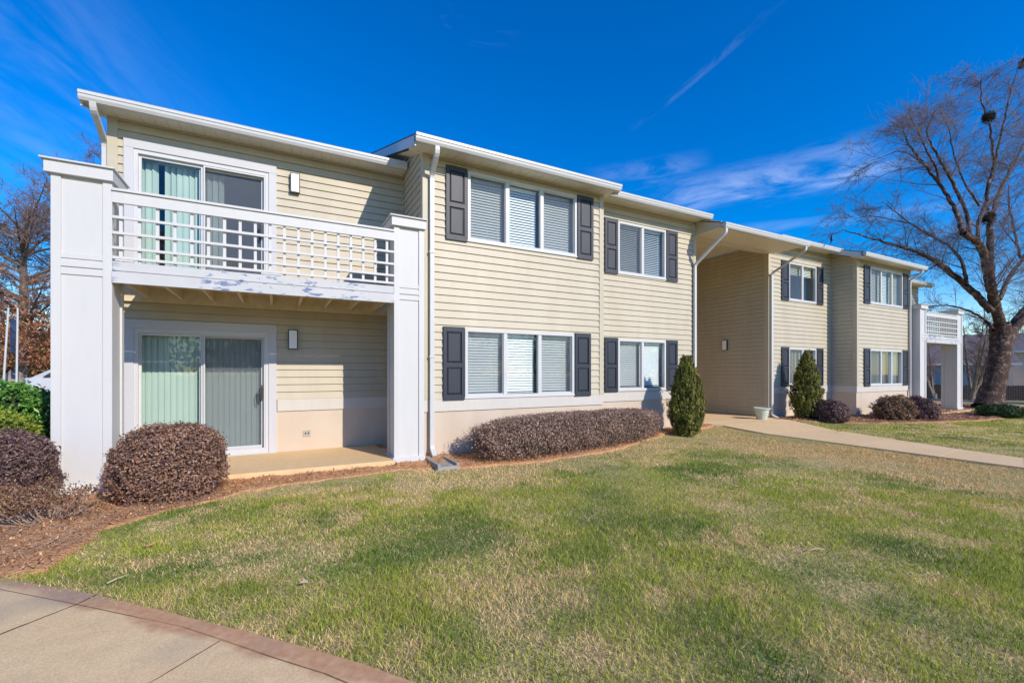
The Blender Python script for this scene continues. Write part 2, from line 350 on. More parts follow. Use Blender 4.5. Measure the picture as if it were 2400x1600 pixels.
for a,b,w_ in ((PE[3],SL[3],.012),(SL[3],OUT[3],.013),(SL[5],OUT[5],.005)):
    a=Vector(a); b=Vector(b); L_=(b-a).length; d_=(b-a)/L_; n_=Vector((-d_.y,d_.x)); k=max(2,int(L_/.05)); pts=[]
    for i in range(k+1):
        c=a+d_*L_*i/k+n_*random.gauss(0,.0015); hw=w_*.5*random.uniform(.6,1.3); pts.append((c+n_*hw,c-n_*hw))
    for i in range(k):
        jd.quad((*pts[i][0],PZ+.0012),(*pts[i+1][0],PZ+.0012),(*pts[i+1][1],PZ+.0012),(*pts[i][1],PZ+.0012))
tag(jd.build('joint_dirt',pm('joint_dirt_soil',(.13,.075,.045),1,.4,30),None,fix=False),'dark soil packed in the cross joints of the pavement',kind='structure')
# entry walk
WL=[(9.7,7.95),(10.05,7.45),(10.07,6.3),(10.0,4.54),(10.03,3.28),(10.05,2.3),(10.07,-4)]
WR=[(12.93,7.95),(12.95,7.5),(12.22,6.02),(11.6,4.48),(11.32,3.40),(11.15,2.56),(11.12,-4)]
mb=MB()
for i in range(len(WL)-1):
    a,b,c,d=WL[i],WL[i+1],WR[i+1],WR[i]; zA,zB=zf(a[0],a[1])+.02,zf(b[0],b[1])+.02
    g=.004
    mb.add([(a[0],a[1]-g,zA),(b[0],b[1]+g,zB),(c[0],c[1]+g,zB),(d[0],d[1]-g,zA),(a[0],a[1]-g,zA-.15),(b[0],b[1]+g,zB-.15),(c[0],c[1]+g,zB-.15),(d[0],d[1]-g,zA-.15)],[(0,1,2,3),(0,4,5,1),(3,2,6,7),(0,3,7,4),(1,5,6,2)])
tag(mb.build('path',M['walk']),'concrete path leading from the lawn into the breezeway',kind='structure')
slab('breezeway_floor',[(9.335,7.955),(12.99,7.955),(12.99,20),(9.335,20)],-.2,-.012,M['walk'])
slab('patio',[(-2.15,6.90),(1.58,6.80),(1.58,7.40),(2.12,7.40),(2.12,8.439),(-2.15,8.439)],-.16,0,M['patio'],label='tan concrete patio slab under the near balcony')
slab('far_patio',[(20.16,6.75),(24.4,6.75),(24.4,8.69),(20.16,8.69)],-.35,-.13,M['patio'])
slab('far_path',[(22.9,5.0),(23.45,5.0),(23.6,6.74),(22.9,6.74)],-.35,-.14,M['walk'])
# ------------------------------------------------------------------ building
B=thing('apartment_building','two-storey cream siding apartment building with white balconies, charcoal shutters and an open breezeway','building',(9,9,0))
CO=.1255; Z0S=.882   # siding course and first course bottom
def siding_wall(name,u0,u1,z0,z1,plane,axis='x',holes=(),mat=None,par=None,zbase=Z0S,out=-1,ztop=None):
    """axis 'x': wall in plane y=plane, u along x, outward -y; axis 'y': wall in plane x=plane, u along y, outward = out in x. ztop(u)-> sloping top"""
    mb=MB(); lip=.019
    brk={z0,z1}
    for h in holes: brk|={h[2],h[3]}
    k=math.floor((z0-zbase)/CO); 
    def P(u,off,z): return (u,plane-off,z) if axis=='x' else (plane+out*off,u,z)
    GR=.008; DP=-.004
    while zbase+k*CO<z1-1e-6:
        a=zbase+k*CO; b=a+CO; g=b-GR; k+=1
        of=lambda z: .004+lip*max(0,1-(z-a)/(CO-GR))**.8
        zs=sorted({max(a,z0),min(b,z1)}|{q for q in brk|{g} if a<q<b and z0<=q<=z1})
        for i in range(len(zs)-1):
            p,q=zs[i],zs[i+1]
            if q-p<1e-4: continue
            segs=[(u0,u1)]
            for h in holes:
                if h[2]<=(p+q)/2<=h[3]:
                    ns=[]
                    for s in segs:
                        if h[0]>s[0]: ns.append((s[0],min(h[0],s[1])))
                        if h[1]<s[1]: ns.append((max(h[1],s[0]),s[1]))
                    segs=[s for s in ns if s[1]-s[0]>1e-4]
            for s in segs:
                up=uq=s[0]
                if ztop:
                    up,uq=max(s[0],ztop(p)),max(s[0],ztop(q))
                    if up>=s[1]: continue
                    uq=min(uq,s[1])
                if p>=g-1e-6:
                    mb.quad(P(up,DP,p),P(s[1],DP,p),P(s[1],DP,q),P(uq,DP,q)); mb.quad(P(up,.004,p),P(s[1],.004,p),P(s[1],DP,p),P(up,DP,p))
                else:
                    mb.quad(P(up,of(p),p),P(s[1],of(p),p),P(s[1],of(q),q),P(uq,of(q),q))
                    if abs(p-a)<1e-6: mb.quad(P(up,DP,p),P(s[1],DP,p),P(s[1],of(p),p),P(up,of(p),p))
    return mb.build(name,mat or M['siding'],par or B,fix=False)
def holes_box(mb,u0,u1,z0,z1,y0,y1,holes):
    """solid wall backing with rectangular holes, axis x"""
    us=sorted({u0,u1}|{h[0] for h in holes}|{h[1] for h in holes}); zs=sorted({z0,z1}|{h[2] for h in holes}|{h[3] for h in holes})
    for i in range(len(us)-1):
        for j in range(len(zs)-1):
            cu,cz=(us[i]+us[i+1])/2,(zs[j]+zs[j+1])/2
            if any(h[0]<cu<h[1] and h[2]<cz<h[3] for h in holes): continue
            mb.quad((us[i],y0,zs[j]),(us[i+1],y0,zs[j]),(us[i+1],y0,zs[j+1]),(us[i],y0,zs[j+1]))
    return mb
# ---- windows
def blinds(x0,x1,z0,z1,y,mat,par,tilt=62,pitch=.049,name='blind'):
    mb=MB(); n=int((z1-z0-.05)/pitch); hw=.0235; t=R(tilt); dy,dz=hw*math.cos(t),hw*math.sin(t)
    for i in range(n):
        z=z1-.05-i*pitch
        mb.quad((x0,y-dy,z-dz),(x1,y-dy,z-dz),(x1,y+dy,z+dz),(x0,y+dy,z+dz))
    mb.box(x0,x1,y-.02,y+.02,z1-.035,z1)
    mb.box(x0,x1,y-.012,y+.012,z1-.05-n*pitch-.004,z1-.05-n*pitch+.01)
    for f in (.14,.86):
        u=x0+(x1-x0)*f; mb.box(u-.0015,u+.0015,y-hw,y-hw+.001,z1-.05-n*pitch,z1)
    return mb.build(name,mat,par,fix=False)
def vblinds(x0,x1,z0,z1,y,mat,par,w=.089,sp=.078,ang=24,jit=4,name='vertical_blind',gaps=()):
    mb=MB(); x=x0+.03; i=0
    while x<x1-.02:
        if not any(a<x<b for a,b in gaps):
            rs=random.Random(int(x*1000)); a=R(ang+rs.uniform(-jit,jit)); pts=[]
            for j in range(4):
                s=(j/3-.5); bow=.008*(1-(2*s)**2); pts.append((x+s*w*math.cos(a)-bow*math.sin(a), y+s*w*math.sin(a)-bow*math.cos(a)))
            zt=z1-.03; zb=z0+.02
            for j in range(3): mb.quad((*pts[j],zb),(*pts[j+1],zb),(*pts[j+1],zt),(*pts[j],zt))
        x+=sp; i+=1
    mb.box(x0,x1,y-.025,y+.025,z1-.03,z1)
    return mb.build(name,mat,par,fix=False)
def rframe(mb,x0,x1,z0,z1,y0,y1,w,wt=None,wb=None):
    wt=wt or w; wb=wb or w
    mb.box(x0,x1,y0,y1,z1-wt,z1); mb.box(x0,x1,y0,y1,z0,z0+wb); mb.box(x0,x0+w,y0,y1,z0+wb,z1-wt); mb.box(x1-w,x1,y0,y1,z0+wb,z1-wt)
def room(x0,x1,z0,z1,y0,y1,par):
    mb=MB(); e=.001
    mb.quad((x0,y1,z0),(x1,y1,z0),(x1,y1,z1),(x0,y1,z1)); mb.quad((x0,y0,z0),(x0,y1,z0),(x0,y1,z1),(x0,y0,z1)); mb.quad((x1,y0,z0),(x1,y1,z0),(x1,y1,z1),(x1,y0,z1))
    mb.quad((x0,y0,z0),(x1,y0,z0),(x1,y1,z0),(x0,y1,z0)); mb.quad((x0,y0,z1),(x1,y0,z1),(x1,y1,z1),(x0,y1,z1))
    return mb.build('interior',M['room'],par,fix=False)
def window(x0,x1,z0,z1,Y,cuts,kinds,label=None):
    """one window unit = mesh 'window' (frame), sub-parts pane / blind"""
    mb=MB(); F=.048
    rframe(mb,x0,x1,z0,z1,Y-.034,Y+.05,F)
    mb.box(x0-.012,x1+.012,Y-.04,Y-.020,z0-.016,z0+.012)
    xs=[x0+F]+[c for c in cuts]+[x1-F]; m=.034
    edges=[]
    for i in range(len(xs)-1):
        a=xs[i]+(m if i else 0); b=xs[i+1]-(m if i<len(xs)-2 else 0); edges.append((a,b))
    for c in cuts: mb.box(c-m,c+m,Y-.024,Y+.04,z0+F,z1-F)
    for (a,b),k in zip(edges,kinds):
        if 's' in k: rframe(mb,a,b,z0+F,z1-F,Y-.006,Y+.024,.014)
    w=mb.build('window',M['vinylwhite'],B)
    if label: w['label']=label
    for (a,b),k in zip(edges,kinds):
        yy=Y+.006 if 's' in k else Y+.022; q=.013 if 's' in k else 0
        g=MB(); g.quad((a+q,yy,z0+F+q),(b-q,yy,z0+F+q),(b-q,yy,z1-F-q),(a+q,yy,z1-F-q)); g.build('pane',M['glassscreen'] if 's' in k else M['glass'],w,fix=False)
        bl=a-.02; br=b+.01
        if 'h' in k: blinds(bl,br-.035,z0+.05,z1-.05,Y+.115,M['blind'],w)
        if 'o' in k: blinds(bl,br-.03,z0+.05,z1-.05,Y+.10,M['blind'],w,tilt=36,pitch=.042)
        if 'c' in k: blinds(bl,br-.1,z0+.05,z1-.05,Y+.10,M['blindcream'],w)
        if 'p' in k: blinds(bl,br-.05,z1-.37,z1-.05,Y+.10,M['blindcream'],w)
        if 'v' in k: vblinds(bl+.01,br-.02,z0+.04,z1-.04,Y+.12,M['vblindw'],w,ang=20)
        if 'w' in k: vblinds(bl+.01,br-.02,z0+.04,z1-.04,Y+.12,M['vblindw'],w,ang=62)
    room(x0+.01,x1-.01,z0+.01,z1-.01,Y+.051,Y+1.0,w)
    return w
def shutter(x0,x1,z0,z1,Y,mat,label=None):
    mb=MB(); y0,y1=Y-.052,Y-.018; s=.055; top=.085; mid=.07; zm=z0+(z1-z0)*.475
    mb.box(x0,x0+s,y0,y1,z0,z1); mb.box(x1-s,x1,y0,y1,z0,z1)
    for a,b in ((z0,z0+top),(zm-mid/2,zm+mid/2),(z1-top,z1)): mb.box(x0+s,x1-s,y0+.001,y1,a,b)
    for a,b in ((z0+top,zm-mid/2),(zm+mid/2,z1-top)):
        xa,xb=x0+s,x1-s; g=.012; h=.035
        mb.quad((xa,y1-.012,a),(xb,y1-.012,a),(xb,y1-.012,b),(xa,y1-.012,b))
        A=[(xa+g,y1-.013,a+g),(xb-g,y1-.013,a+g),(xb-g,y1-.013,b-g),(xa+g,y1-.013,b-g)]; C=[(xa+h,y0+.004,a+h),(xb-h,y0+.004,a+h),(xb-h,y0+.004,b-h),(xa+h,y0+.004,b-h)]
        mb.add(A+C,[(4,5,6,7),(0,1,5,4),(1,2,6,5),(2,3,7,6),(3,0,4,7)])
    o=mb.build('shutter',mat,B)
    if label: o['label']=label
    return o
YR,YB,Y2,Y3,Y4,Y5=8.44,7.132,7.724,8.122,7.391,8.70
XW,XI,XB,XS,XP,XRI,XRE=-2.156,2.134,5.865,9.326,12.995,16.452,20.154
# window table (x0,x1,z0,z1)
W_bu=(2.906,5.211,3.608,4.808); W_bl=(2.857,5.148,.899,2.088)
W_su=(6.786,8.281,3.569,4.746); W_sl=(6.786,8.281,.925,2.089)
W_ru=(13.993,15.5,3.569,4.746); W_rl=(13.993,15.5,.925,2.089)
W_fu=(17.255,19.54,3.608,4.808); W_fl=(17.255,19.50,.899,2.088)
TOP=5.3
def front(name,x0,x1,Y,ztop,wins,zb=Z0S):
    hs=[(w[0]+.01,w[1]-.01,w[2]+.01,w[3]-.01) for w in wins]
    o=siding_wall('wall',x0,x1,zb,ztop,Y,'x',hs)
    mb=MB(); holes_box(mb,x0,x1,zb,ztop,Y+.007,0,hs); mb.build('wall_backing',M['trimcream'],B,fix=False)
    return o
# recess wall (door openings)
DL=(-1.989,-.006); DG=(0,2.129); DU=(2.68,4.788)
hsR=[(DL[0]+.1,DL[1]-.1,.0,DG[1]-.1),(DL[0]+.1,DL[1]-.1,DU[0],DU[1]-.1)]
siding_wall('wall',XW,XI,Z0S,5.2,YR,'x',[(DL[0]+.05,DL[1]-.05,0,DG[1]-.05),(DL[0]+.05,DL[1]-.05,DU[0],DU[1]-.05)])
mb=MB(); holes_box(mb,XW,XI,0,5.2,YR+.007,0,hsR); mb.build('wall_backing',M['trimcream'],B,fix=False)
front('w',XI,XB,YB,5.06,(W_bu,W_bl)); front('w',XB,XS,Y2,5.3,(W_su,W_sl)); front('w',XP,XRI,Y3,5.5,(W_ru,W_rl)); front('w',XRI,XRE,Y4,5.2,(W_fu,W_fl))
# side walls
siding_wall('wall',YB,11.3,Z0S,6.6,XI,'y',out=-1,ztop=lambda z:YB+(z-4.97)/.35)          # bay side, facing left
siding_wall('wall',Y3+.12,20,-.02,5.225,XP,'y',out=-1,zbase=Z0S-8*CO)   # breezeway wall
siding_wall('wall',Y4,10,Z0S,6,XRI,'y',out=-1,ztop=lambda z:Y4+(z-5.0)/.35)
for bx in ((XW,XW+.3,YR+.02,20,-.2,5.15),(XB-.2,XB-.001,YB+.02,Y2+.2,-.2,5.2),(XS-.2,XS-.001,Y2+.01,20,-.2,5.4),(XRE-.2,XRE-.001,Y4+.02,Y5+9,-.3,5.3)):
    mb=MB(); mb.box(*bx); mb.build('wall',M['siding'],B)
# closed end of the breezeway
mb=MB(); mb.box(XS,XP,19.6,19.7,-.1,5.3); mb.build('wall',M['siding'],B)
# far recess (beyond the second bay)
siding_wall('wall',XRE,24.5,-.2,5.2,Y5,'x')
mb=MB(); mb.box(24.38,24.5,Y5+.01,20,-.3,5.2); mb.build('wall',M['siding'],B)
# stucco base
def stc(*q): m_=MB(); m_.quad(*q); m_.build('stucco_base',M['stucco'],B,fix=False)
stc((DL[1],YR+.002,-.05),(XI,YR+.002,-.05),(XI,YR+.002,.69),(DL[1],YR+.002,.69)); stc((XW,YR+.002,-.15),(DL[0],YR+.002,-.15),(DL[0],YR+.002,.69),(XW,YR+.002,.69))
for x0,x1,y in ((XI,XB,YB),(XB,XS,Y2),(XP,XRI,Y3),(XRI,XRE,Y4)): q=MB(); q.quad((x0,y+.002,-.4),(x1,y+.002,-.4),(x1,y+.002,.69),(x0,y+.002,.69)); q.build('stucco_base',M['stucco'],B,fix=False)
stc((XI-.002,YB+.002,-.3),(XI-.002,YR,-.3),(XI-.002,YR,.69),(XI-.002,YB+.002,.69)); stc((XRI-.002,Y4+.002,-.4),(XRI-.002,Y3,-.4),(XRI-.002,Y3,.69),(XRI-.002,Y4+.002,.69))
# band boards
def band(x0,x1,Y,ends=True):
    m=MB(); m.box(x0,x1,Y-.022,Y+.001,.684,.880); m.build('band_board',M['band'],B)
band(DL[1]+.012,XI-.023,YR); band(XI+.0,XB+.012,YB); band(XB+.013,XS,Y2); band(XP,XRI-.023,Y3); band(XRI,XRE+.01,Y4)
m=MB(); m.box(XI-.022,XI+.001,YB-.0221,YR-.023,.684,.880); m.build('band_board',M['band'],B); m=MB(); m.box(XRI-.022,XRI+.001,Y4-.0221,Y3-.023,.684,.880); m.build('band_board',M['band'],B)
# corner posts / trims
def post(x0,x1,y0,y1,z0,z1,mat='trimcream'):
    m=MB(); m.box(x0,x1,y0,y1,z0,z1); m.build('corner_trim',M[mat],B)
post(XW-.02,XW+.10,YR-.024,YR+.09,.1,5.1); post(XI-.024,XI+.09,YB-.026,YB+.09,.8805,5.0); post(XI-.04,XI-.0165,YR-.04,YR-.017,.881,5.1)
post(XB-.085,XB+.02,YB-.027,YB+.08,.881,5.04); post(XS-.085,XS+.012,Y2-.024,Y2+.08,.881,5.2)
post(XP-.024,XP+.09,Y3-.024,Y3+.12,-.05,5.0); post(XRI-.04,XRI-.0165,Y3-.04,Y3-.017,.881,5.2); post(XRI-.024,XRI+.09,Y4-.026,Y4+.09,.881,5.1); post(XRE-.085,XRE+.02,Y4-.026,Y4+.08,.881,5.1)
# windows
def th(w): a=(w[1]-w[0]-.096)/3; return [w[0]+.048+a,w[0]+.048+2*a]
window(*W_bu,YB,[3.684,4.412],['hs','h','hs'],'upper triple window with closed white blinds')
window(*W_bl,YB,[3.64,4.365],['hs','h','hs'],'lower triple window with closed white blinds')
window(*W_su,Y2,[7.543],['os','o']); window(*W_sl,Y2,[7.543],['hs','h'])
window(*W_ru,Y3,[14.75],['ps','p'],'upper double window with blinds drawn only part way down'); window(*W_rl,Y3,[14.75],['vs','v'])
window(*W_fu,Y4,[18.03,18.78],['cs','c','cs']); window(*W_fl,Y4,[18.02,18.76],['ws','v','w'])
for w,Y,mat in ((W_bu,YB,'shutterold'),(W_bl,YB,'shutter'),(W_su,Y2,'shutterold'),(W_sl,Y2,'shutter'),(W_ru,Y3,'shutter'),(W_rl,Y3,'shutter'),(W_fu,Y4,'shutter'),(W_fl,Y4,'shutter')):
    wd=.382 if w[1]-w[0]>2 else .37
    for x0,x1 in ((w[0]-wd-.014,w[0]-.014),(w[1]+.014,w[1]+wd+.014)):
        shutter(x0,x1,w[2]-.03,w[3]+.02,Y,M[mat],'weathered lighter charcoal shutter' if mat=='shutterold' else None)
# ---- sliding doors
def sliding_door(z0,z1,upper):
    x0,x1=DL; Y=YR; m=MB(); t=.115
    m.box(x0,x1,Y-.042,Y+.06,z1-.135,z1); m.box(x0,x0+t,Y-.040,Y+.06,z0,z1-.135); m.box(x1-t,x1,Y-.040,Y+.06,z0,z1-.135)
    d=m.build('sliding_door',M['trimwhite'],B,bevel=.003); d['label']='upper sliding door with parted pale green blinds' if upper else 'ground-floor sliding door with closed pale green vertical blinds'
    a,b=x0+t,x1-t; f=MB(); rframe(f,a,b,z0+.005,z1-.135,Y-.022,Y+.10,.05,.06,.055)
    mid=-1.055
    rframe(f,a+.05,mid+.03,z0+.06,z1-.195,Y+.022,Y+.06,.032,.04,.05)      # fixed panel (outer)
    rframe(f,mid-.03,b-.05,z0+.06,z1-.195,Y+.064,Y+.095,.06,.05,.07)     # slider
    rframe(f,mid+.034,b-.05,z0+.06,z1-.195,Y-.014,Y+.016,.02,.025,.03)     # screen frame
    f.build('door_frame',M['vinylwhite'],d)
    g=MB(); yy=Y+.04; g.quad((a+.06,yy,z0+.09),(mid,yy,z0+.09),(mid,yy,z1-.22),(a+.06,yy,z1-.22)); g.build('glass_panel',M['glassgreen'],d,fix=False)
    g=MB(); yy=Y+.08; g.quad((mid+.03,yy,z0+.09),(b-.1,yy,z0+.09),(b-.1,yy,z1-.22),(mid+.03,yy,z1-.22)); g.build('glass_panel',M['doorscreen'],d,fix=False)
    if not upper: vblinds(a+.03,b-.10,z0+.04,z1-.2,Y+.20,M['vblind'],d,ang=14,jit=3)
    else:
        vblinds(a+.03,mid+.32,z0+.05,z1-.2,Y+.20,M['vblind'],d,ang=30,jit=16,gaps=((-1.64,-1.54),(-1.42,-1.35)))
    # recessed dark interior
    room(a+.02,b-.02,z0+.02,z1-.16,Y+.101,Y+3.2,d)
    h=MB(); hz=z0+1.0; h.box(b-.115,b-.075,Y-.03,Y+.0,hz-.09,hz+.09); h.tube([(b-.1,Y-.02,hz-.13),(b-.125,Y-.055,hz-.07),(b-.13,Y-.06,hz),(b-.12,Y-.055,hz+.07),(b-.1,Y-.02,hz+.12)],.009,6); h.build('handle',M['bronze'],d)
    if upper:
        # seated furniture shapes glimpsed inside
        pass
sliding_door(*DG,False); sliding_door(*DU,True)
m=MB(); m.box(DL[0],DL[1],YR-.06,YR+.1,-.02,.012); m.build('door_sill',M['alum'],B)
# ---- eaves: soffit, fascia, gutter, roof plane
SLP=.35
def gutter_prof(y,z):   # y = outer face, z = top edge ; K style
    return [(y,z),(y,z-.035),(y+.012,z-.045),(y+.016,z-.075),(y+.040,z-.112),(y+.115,z-.112),(y+.115,z-.006),(y+.108,z-.006),(y+.108,z-.09),(y+.045,z-.09),(y+.03,z-.065),(y+.018,z-.03),(y+.014,z+.006),(y-.004,z+.006)]
def eave(x0,x1,yo,zt,ywall,wx0,wx1,rl=False,rr=False,roofback=11.5,vent=True,sx0=None,sx1=None,zs=None):
    g=MB(); g.prism(gutter_prof(yo,zt),x0,x1); g.box(x0,x0+.003,yo+.012,yo+.112,zt-.105,zt-.002); g.box(x1-.003,x1,yo+.012,yo+.112,zt-.105,zt-.002); g.build('gutter',M['alum'],B)
    zs=zs if zs is not None else zt-.07
    f=MB(); f.box(x0,x1,yo+.117,yo+.137,zs-.02,zt+.005); f.build('fascia',M['alum'],B)
    s=MB(); sx0=sx0 if sx0 is not None else x0; sx1=sx1 if sx1 is not None else x1; u=sx0; ya=yo+.1375; yb=ywall-.001
    while u<sx1-1e-4:     # soffit planks with v-grooves
        v=min(u+.152,sx1); s.quad((u+.006,ya,zs),(v-.006,ya,zs),(v-.006,yb,zs),(u+.006,yb,zs)); s.quad((v-.006,ya,zs),(v,ya,zs+.008),(v,yb,zs+.008),(v-.006,yb,zs)); s.quad((u,ya,zs+.008),(u+.006,ya,zs),(u+.006,yb,zs),(u,yb,zs+.008)); u=v
    s.build('soffit',M['soffit'],B,fix=False)
    r=MB(); y0=yo+.06; z0=zt+.012; y1=roofback; z1=z0+SLP*(y1-y0)
    r.add([(x0,y0,z0),(x1,y0,z0),(x1,y1,z1),(x0,y1,z1),(x0,y0,z0-.02),(x1,y0,z0-.02),(x1,y1,z1-.02),(x0,y1,z1-.02)],[(0,1,2,3),(7,6,5,4),(0,4,5,1),(1,5,6,2),(2,6,7,3),(3,7,4,0)])
    r.build('roof',M['shingle'],B)
    for side,x,w in ((rl,x0,wx0),(rr,x1,wx1)):
        if side:
            k=MB(); ya,yb=yo+.1,roofback-.05; d=.165; za=zt+SLP*(ya-yo)-.032; zb=zt+SLP*(yb-yo)-.032
            xx0,xx1=(x,x+.02) if x<w else (x-.02,x)
            k.add([(xx0,ya,za-d),(xx1,ya,za-d),(xx1,yb,zb-d),(xx0,yb,zb-d),(xx0,ya,za),(xx1,ya,za),(xx1,yb,zb),(xx0,yb,zb)],[(0,3,2,1),(4,5,6,7),(0,1,5,4),(1,2,6,5),(2,3,7,6),(3,0,4,7)])
            k.build('rake_board',M['alum'],B)
            q=MB(); e=.012; ys=yo+.1375
            X0,X1=(x+.02,w) if x<w else (w,x-.02)
            q.quad((X0,ywall,zs+.001+0),(X1,ywall,zs+.001),(X1,roofback-.1,zs+SLP*(roofback-.1-ywall)),(X0,roofback-.1,zs+SLP*(roofback-.1-ywall))); q.build('soffit',M['soffit'],B,fix=False)
eave(-2.36,2.085,7.96,5.128,YR,XW,XI,rl=True,rr=False,sx1=2.115)
eave(1.885,5.99,6.665,5.012,YB,XI,XB,rl=True,rr=True)
eave(6.02,9.40,7.235,5.176,Y2,XB,XS,rr=False,sx0=5.88)
eave(9.33,12.86,6.84,4.868,7.72,XS,XP,zs=4.80,roofback=10.5)
eave(12.865,16.17,7.62,5.30,Y3,XP,XRI,sx1=16.43)
eave(16.05,20.33,6.94,5.05,Y4,XRI,XRE,rl=True,rr=True)
eave(20.34,24.7,8.2,5.07,Y5,XRE,24.5,rr=True)
# breezeway: outer left panel, sloping ceiling
m=MB(); 
for k in range(7):
    z0=4.79+k*.0; 
siding_wall('gable_panel',6.96,Y2-.026,4.785,4.86,9.336,'y',out=-1,zbase=4.785-CO*.4)
m.add([(9.33,6.97,4.80),(9.33,Y2-.025,4.80),(9.33,Y2-.025,5.19),(9.33,7.24,5.03),(9.33,6.97,4.93),(9.35,6.97,4.80),(9.35,Y2-.025,4.80),(9.35,Y2-.025,5.19),(9.35,7.24,5.03),(9.35,6.97,4.93)],[(0,1,2,3,4),(5,6,7,8,9),(0,1,6,5),(0,5,9,4)])
m.build('gable_panel',M['siding'],B)
m=MB(); pr=[(7.72,4.80),(8.25,4.90),(9.12,5.23),(19.6,5.23)]; u=XS
while u<XP-1e-3:
    v=min(u+.152,XP)
    for a,b in zip(pr[:-1],pr[1:]):
        m.quad((u+.005,a[0],a[1]),(v-.005,a[0],a[1]),(v-.005,b[0],b[1]),(u+.005,b[0],b[1])); m.quad((v-.005,a[0],a[1]),(v,a[0],a[1]+.006),(v,b[0],b[1]+.006),(v-.005,b[0],b[1])); m.quad((u,a[0],a[1]+.006),(u+.005,a[0],a[1]),(u+.005,b[0],b[1]),(u,b[0],b[1]+.006))
    u=v
m.build('ceiling',M['soffit'],B,fix=False)
# ---- downspouts
def spout(pts,w=.038,t=.026):
    m=MB()
    P=[Vector(p) for p in pts]; Q=[P[0]]
    for i in range(1,len(P)-1):        # soften elbows
        a=(P[i-1]-P[i]).normalized(); b=(P[i+1]-P[i]).normalized(); r=min(.06,(P[i-1]-P[i]).length*.4,(P[i+1]-P[i]).length*.4)
        Q+= [P[i]+a*r, P[i]+(a+b)*r*.22, P[i]+b*r]
    Q.append(P[-1]); m.tube(Q,0,rect=(w,t))
    for p in P[1:-1]: pass
    z1,z0=max(p.z for p in P[2:]),min(p.z for p in P)
    return m.build('downspout',M['alum'],B,bevel=.006)
spout([(-2.22,8.02,5.03),(-2.22,8.05,4.93),(-2.215,8.50,4.68),(-2.215,8.50,.1)])
spout([(2.235,6.73,4.92),(2.235,6.74,4.80),(2.255,7.065,4.58),(2.255,7.065,.08),(2.255,6.93,-.02)])
spout([(9.42,6.91,4.78),(9.42,6.91,4.66),(9.255,7.66,4.02),(9.255,7.66,.06)])
spout([(12.72,6.91,4.78),(12.72,6.91,4.66),(13.06,8.05,4.28),(13.06,8.05,.05),(13.10,7.88,-.03)])
spout([(20.1,7.02,4.96),(20.1,7.02,4.86),(20.02,7.33,4.62),(20.02,7.33,.05)])
m=MB()
for z in (1.58,3.3): m.box(2.208,2.302,7.03,7.1,z,z+.03)
m.build('downspout_strap',M['alum'],B)
# ---- balconies
def column(x0,x1,y0,y1,zb,cap0,plinth):
    m=MB(); s=.085; e=.02
    m.box(x0+e,x1-e,y0+e,y1-e,zb,3.62)
    for a,b in ((x0,x0+s),(x1-s,x1)):
        m.box(a,b,y0,y0+e+.002,zb,3.62); m.box(a,b,y1-e-.002,y1,zb,3.62)
    for a,b in ((y0+e+.002,y0+s),(y1-s,y1-e-.002)):
        m.box(x0,x0+e+.002,a,b,zb,3.62); m.box(x1-e-.002,x1,a,b,zb,3.62)
    for z0,z1,o in ((2.47,2.545,.005),(2.56,2.635,.003),(2.655,2.72,.007)):
        m.box(x0+s,x1-s,y0+o,y0+e+.003,z0,z1); m.box(x0+o,x0+e+.003,y0+s,y1-s,z0,z1); m.box(x1-e-.003,x1-o,y0+s,y1-s,z0,z1)
    c=m.build('balcony_column',M['white'],B,bevel=.002)
    k=MB(); k.box(x0-.045,x1+.02,y0-.045,y1+.07,3.60,3.735); k.box(x0-.075,x1+.035,y0-.075,y1+.10,3.737,3.757); k.build('cap',M['white'],c,bevel=.003)
    q=MB()
    if plinth: q.box(x0-.03,x1+.03,y0-.03,y1+.03,zb-.16,zb+.001); q.build('plinth',M['plinth'],c)
    else: q.box(x0-.02,x1+.015,y0-.02,y1+.02,zb-.1,zb+.06); q.build('base_trim',M['white'],c,bevel=.004)
    return c
def fascia_paint():
    t=NT('peeling_fascia_paint'); co=t.N('ShaderNodeTexCoord'); n=t.noise(9,6,rough=.7,mscale=(.55,1,1.8)); big=t.noise(1.6,2)
    mr=t.N('ShaderNodeMapRange'); t.L(n,mr.inputs[0]); mr.inputs[1].default_value=.56; mr.inputs[2].default_value=.575
    b2=t.ramp(big,[(.42,0),(.5,1)])
    mm=t.N('ShaderNodeMath',operation='MULTIPLY'); t.L(mr.outputs[0],mm.inputs[0]); t.L(b2,mm.inputs[1])
    c=t.mix(mm.outputs[0],t.ramp(t.noise(3,5),[(.3,(.50,.50,.50)),(.7,(.555,.55,.545))]),(.15,.205,.34)); return t.fin(c,.6,.3)
M['peel']=fascia_paint()
